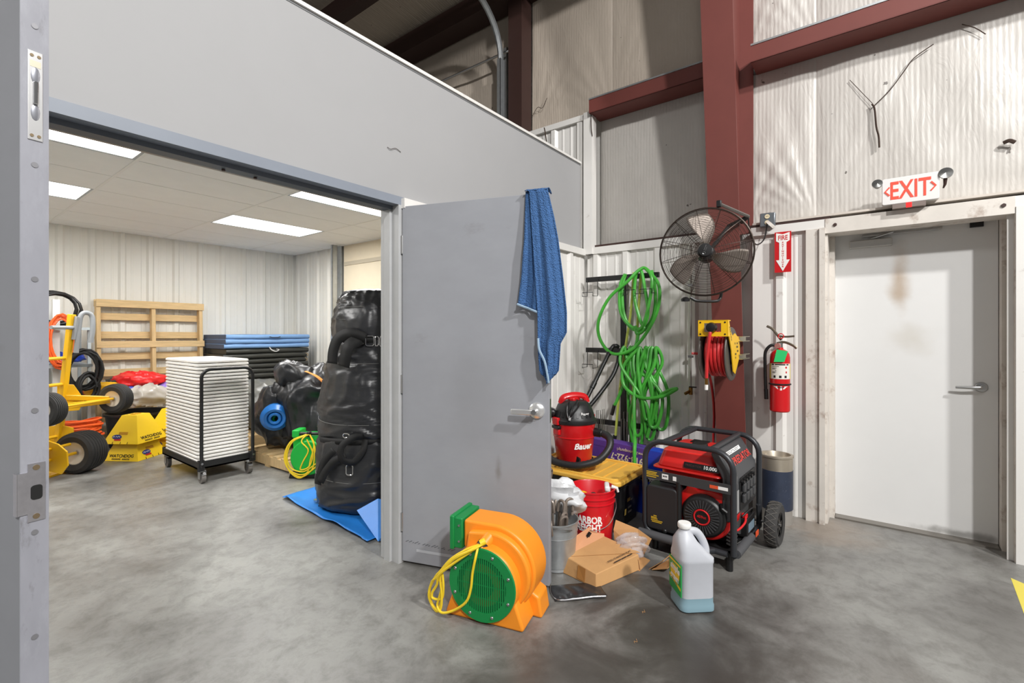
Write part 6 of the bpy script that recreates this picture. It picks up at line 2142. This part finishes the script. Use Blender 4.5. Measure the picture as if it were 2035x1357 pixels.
rzs = R(34)
stand('blower_stand', 'lower yellow plastic blower stand on the floor beside the hand truck', (1.662, 6.60, 0), rzs, 1)
stand('blower_stand', 'upper yellow plastic blower stand nested on another beside the hand truck', (1.662, 6.60, .185), rzs, 0)
stand('blower_stand', 'lower yellow blower stand half hidden behind the chair stack', (2.09, 6.80, 0), rzs, 0)
stand('blower_stand', 'upper yellow blower stand half hidden behind the chair stack', (2.09, 6.80, .185), rzs, 1)

# ---- black tub heaped with coloured vinyl
tu = thing('black_tub', 'large black tub heaped with folded coloured vinyl below leaning pallet', 'tub', (1.86, 7.33, 0))
MB().lathe([(0, 0), (.27, 0), (.31, .38), (.335, .385), (.335, .41), (.315, .41), (.30, .36), (.26, .02), (0, .02)], 36).build('tub', mat('tub_black', (34, 34, 36), .4), tu)


def drape(name, label, loc, rad, col_, seed, rot=(0, 0, 0), amp=.055, rough=.32):
    o = fold_blob(rad, seed, amp, f=3.2, nu=60, nv=36, zmin=-rad[2] * .7, sq=2.4).build(name, mat(name + '_vinyl', col_, rough, var=.06, vs=5), ang=60)
    o.location = loc
    o.rotation_euler = rot
    tag(o, label, 'vinyl sheet')
    return o


drape('red_sheet', 'crumpled red vinyl sheet on top of the black tub', (1.88, 7.26, .80), (.27, .20, .10), (214, 30, 32), 41)
drape('silver_sheet', 'crumpled silver vinyl sheet hanging over the front of the tub', (1.90, 7.15, .60), (.25, .19, .15), (176, 170, 162), 52, amp=.07, rough=.25)
drape('purple_sheet', 'folded purple vinyl sheet in the tub next to the chairs', (2.11, 7.16, .62), (.11, .14, .14), (140, 112, 196), 63)
drape('yellow_sheet', 'folded yellow vinyl sheet left of the tub behind the small wheel', (1.53, 7.24, .72), (.19, .13, .085), (226, 172, 30), 74)
drape('black_sheet', 'crumpled black vinyl sheet between the yellow and red sheets', (1.68, 7.30, .76), (.15, .13, .085), (44, 42, 46), 85)
drape('blue_sheet', 'small blue vinyl fold between silver and red sheets', (1.74, 7.12, .70), (.12, .09, .045), (84, 92, 190), 96)

# ---- shelf with cords at the left
sf = thing('storage_shelf', 'white metal storage shelf with cables behind the hand truck', 'shelf', (0, 0, 0))
SHW = mat('shelf_white', (226, 226, 224), .45)
for (x_, y_) in ((.35, 7.15), (1.105, 7.25), (.35, 7.75), (1.105, 7.75)):
    MB().box((x_, y_, .88), (.06, .04, 1.76)).build('upright', SHW, sf, smooth=False)
for z_ in (.12, .58, 1.0, 1.42):
    MB().bb((.33, 7.16, z_), (1.40, 7.76, z_ + .03)).build('shelf_board', mat('shelf_grey', (176, 186, 190), .45), sf, smooth=False)
for y_ in (7.27, 7.74):
    MB().box((1.39, y_, .72), (.03, .03, 1.44)).build('upright', mat('shelf_grey'), sf, smooth=False)


def cord_coil(name, label, c_, rad, nturn, r_, m, seed, axis='Z', spread=.06, cat='cord'):
    rr_ = random.Random(seed)
    K = [(rr_.uniform(.72, 1.08), rr_.uniform(-1, 1), rr_.uniform(-.1, .1), rr_.uniform(-.1, .1)) for _ in range(nturn * 2 + 2)]
    pts = []
    for i in range(nturn * 16):
        a = 2 * PI * i / 16
        q, fr_ = divmod(i / 8.0, 1)
        A_, B_ = K[int(q)], K[int(q) + 1]
        k, h_, ox, oy = [A_[j] + (B_[j] - A_[j]) * (3 * fr_ ** 2 - 2 * fr_ ** 3) for j in range(4)]
        x_, y_ = rad[0] * (k * math.cos(a) + ox), rad[1] * (k * math.sin(a) + oy)
        h_ *= spread
        pts.append(Vector(c_) + (Vector((x_, y_, h_)) if axis == 'Z' else Vector((x_, h_, y_))))
    o = MB().tube(pts, r_, 6).build(name, m)
    return tag(o, label, cat)


OCORD = mat('orange_cord_jacket', (236, 98, 40), .45)
for q in range(3):
    cord_coil('extension_cord', ('lowest', 'middle', 'top')[q] + ' layer coil of orange extension cord heaped beside the big wheel', (1.28, 7.02, .23 + .075 * q), (.165, .155), 9, .010, OCORD, 5 + q, spread=.05)
cst = MB().bb((1.10, 6.86, 0), (1.46, 7.15, .165)).build('floor_box', BLACKP, smooth=False, bevel=.01)
tag(cst, 'low black box under the heap of orange cord', 'box')
cord_coil('extension_cord', 'orange cord coil hanging behind the white shelf upright', (1.13, 7.13, 1.30), (.11, .28), 8, .010, OCORD, 15, axis='Y', spread=.03)
cord_coil('black_cable', 'thick black cable coil draped over the top of the white shelf', (1.10, 7.30, 1.66), (.22, .20), 8, .013, BLACKP, 25, axis='Y', spread=.07, cat='cable')
cord_coil('black_strap', 'tangle of black straps hanging on the shelf right of the hand truck', (1.30, 7.05, .98), (.14, .22), 9, .014, WEB, 35, axis='Y', spread=.08, cat='strap')
cord_coil('black_strap', 'second tangle of black straps lower on the shelf front', (1.33, 7.0, .78), (.10, .16), 6, .014, WEB, 39, axis='Y', spread=.06, cat='strap')
drape('blue_tarp_fold', 'folded blue vinyl on the shelf behind the black straps', (1.22, 7.40, 1.10), (.16, .16, .07), (36, 70, 180), 107)
drape('red_tarp_fold', 'folded red vinyl on the shelf edge near the black straps', (1.42, 7.32, .70), (.09, .12, .07), (200, 40, 40), 118)

# ---- yellow hand truck
ht = thing('hand_truck', 'yellow steel hand truck with fat pneumatic tyres and grey hook handle', 'hand truck')
YT = mat('truck_yellow', (240, 186, 22), .35, coat=.2)
GT = mat('truck_grey', (150, 154, 158), .4)
ax = Vector((-.80, -.60, 0))          # axle direction, hub side
A0 = Vector((1.075, 6.30, 1.57))
A1 = Vector((.985, 6.44, .14))
side = ax * .42


def bar(a, b, w_, d_, m, parent, name):
    a, b = Vector(a), Vector(b)
    dv = (b - a)
    M_ = Mrot((a + b) / 2, dv, ax if abs(dv.normalized().dot(ax)) < .9 else Vector((0, 0, 1)))
    return MB().box((0, 0, 0), (dv.length, w_, d_), M_).build(name, m, parent, smooth=False, bevel=.003, seg=1)


for off in (Vector((0, 0, 0)), side):
    bar(A0 + off, A1 + off, .055, .045, YT, ht, 'rail')
for t_ in (.30, .48, .66, .84):
    p = A0.lerp(A1, t_)
    MB().tube([p, p + side], .016, 8).build('cross_bar', YT, ht)
for t_ in (.10, .24, .34):
    p = A0.lerp(A1, t_) - ax * .03 + Vector((0, -.01, 0))
    MB().sph(p, .013, 8, 6).build('bolt', STEEL, ht)
hk = [A0 + Vector((.03, 0, -.38)), A0 + Vector((.05, 0, -.15)), A0 + Vector((.065, 0, -.02)), A0 + Vector((.10, .0, .02)), A0 + Vector((.15, -.0, -.01)), A0 + Vector((.155, -.01, -.14)), A0 + Vector((.14, -.01, -.28))]
MB().tube(spline(hk, 6), .022, 10).build('hook_handle', GT, ht)
MB().tube([A0 + Vector((.02, 0, -.13)), A0 + side * .5 + Vector((0, 0, -.13))], .018, 10).build('top_bar', GT, ht)
bar(A0 + Vector((.045, -.01, -.02)), A0 + Vector((.02, 0, -.25)), .05, .03, GT, ht, 'handle_plate')
# auxiliary arm to the small wheel
W2 = Vector((1.40, 6.22, .715))
PA = A0.lerp(A1, .60)
bar(PA + Vector((0, 0, .04)), W2 + Vector((-.05, .01, .0)), .03, .05, YT, ht, 'arm')
bar(PA + Vector((0, 0, -.06)) + side * .4, W2 + Vector((-.05, 0, -.03)), .03, .03, YT, ht, 'arm')
bar(PA + Vector((0, 0, -.02)) + side, W2 + Vector((-.06, -.02, -.01)), .03, .03, YT, ht, 'arm')
MB().prism([(-.06, -.10), (.10, -.10), (.14, .0), (.06, .16), (-.06, .18)], -.01, .01, Mrot(PA + Vector((.02, -.01, 0)), (1, -.2, 0), (0, 0, 1))).build('gusset', YT, ht, smooth=False, bevel=.003)
# lower bracket to the axle
WC = Vector((1.145, 6.30, .205))
MB().prism([(-.16, -.11), (.05, -.16), (.11, -.08), (.10, .05), (.02, .12), (-.10, .16)], -.008, .008, Mrot(Vector((.93, 6.08, .23)), (.62, -.78, 0), (0, 0, 1))).build('axle_bracket', YT, ht, smooth=False, bevel=.003)
MB().prism([(-.16, -.14), (.08, -.14), (.08, .10), (-.02, .14), (-.16, .12)], -.008, .008, Mrot(Vector((1.03, 6.40, .34)), (.85, -.5, 0), (0, 0, 1))).build('axle_bracket', YT, ht, smooth=False, bevel=.003)
MB().tube([WC, WC + ax * .70], .016, 10).build('axle', YT, ht)
MB().tube([WC + ax * .12 + Vector((0, 0, .10)), WC + ax * .70 + Vector((0, 0, .10))], .014, 8).build('cross_bar', YT, ht)
MB().box((.90, 6.42, .012), (.35, .25, .02), rz=.6).build('toe_plate', YT, ht, smooth=False)
TY = mat('ribbed_tyre_rubber', (48, 47, 47), .7, var=.1, vs=15)
RIM = mat('cream_rim', (214, 206, 192), .4, .3)


def wheel(c_, rad, wd_, par, axis=ax, lean=(0, 0, 0)):
    M_ = Mrot(c_, Vector((0, 0, 1)), Vector((0, 0, 1)).cross(Vector(axis)).cross(Vector((0, 0, 1))) * 0 + Vector(axis).cross(Vector((0, 0, 1))))
    z = M_.to_3x3() @ Vector((0, 0, 1))
    prof = [(rad * .52, -wd_ * .42), (rad * .80, -wd_ * .5), (rad * .94, -wd_ * .42)]
    for k in range(7):
        q = -wd_ * .40 + wd_ * .80 * k / 6
        prof += [(rad * (1 - .04 * (abs(k - 3) / 3) ** 2), q - wd_ * .045), (rad * (1 - .04 * (abs(k - 3) / 3) ** 2), q + wd_ * .045), (rad * (.965 - .04 * (abs(k - 3) / 3) ** 2), q + wd_ * .055)]
    prof += [(rad * .94, wd_ * .44), (rad * .80, wd_ * .5), (rad * .52, wd_ * .42)]
    ty = MB().lathe(prof, 40, M_).build('tyre', TY, par, ang=30)
    MB().lathe([(0, -wd_ * .25), (rad * .2, -wd_ * .25), (rad * .45, -wd_ * .35), (rad * .54, -wd_ * .43), (rad * .54, wd_ * .43), (rad * .45, wd_ * .35), (rad * .2, wd_ * .25), (0, wd_ * .25)], 30, M_).build('rim', RIM, ty)
    MB().lathe([(0, -wd_ * .34), (rad * .12, -wd_ * .34), (rad * .12, wd_ * .34), (0, wd_ * .34)], 14, M_).build('hub', STEEL, ty)


wheel(WC, .205, .20, ht)
wheel(WC + ax * .66, .205, .20, ht)
wheel(W2, .150, .115, ht)
wheel(W2 + ax * .72, .150, .115, ht)
MB().tube([W2, W2 + ax * .72], .012, 8).build('axle', YT, ht)
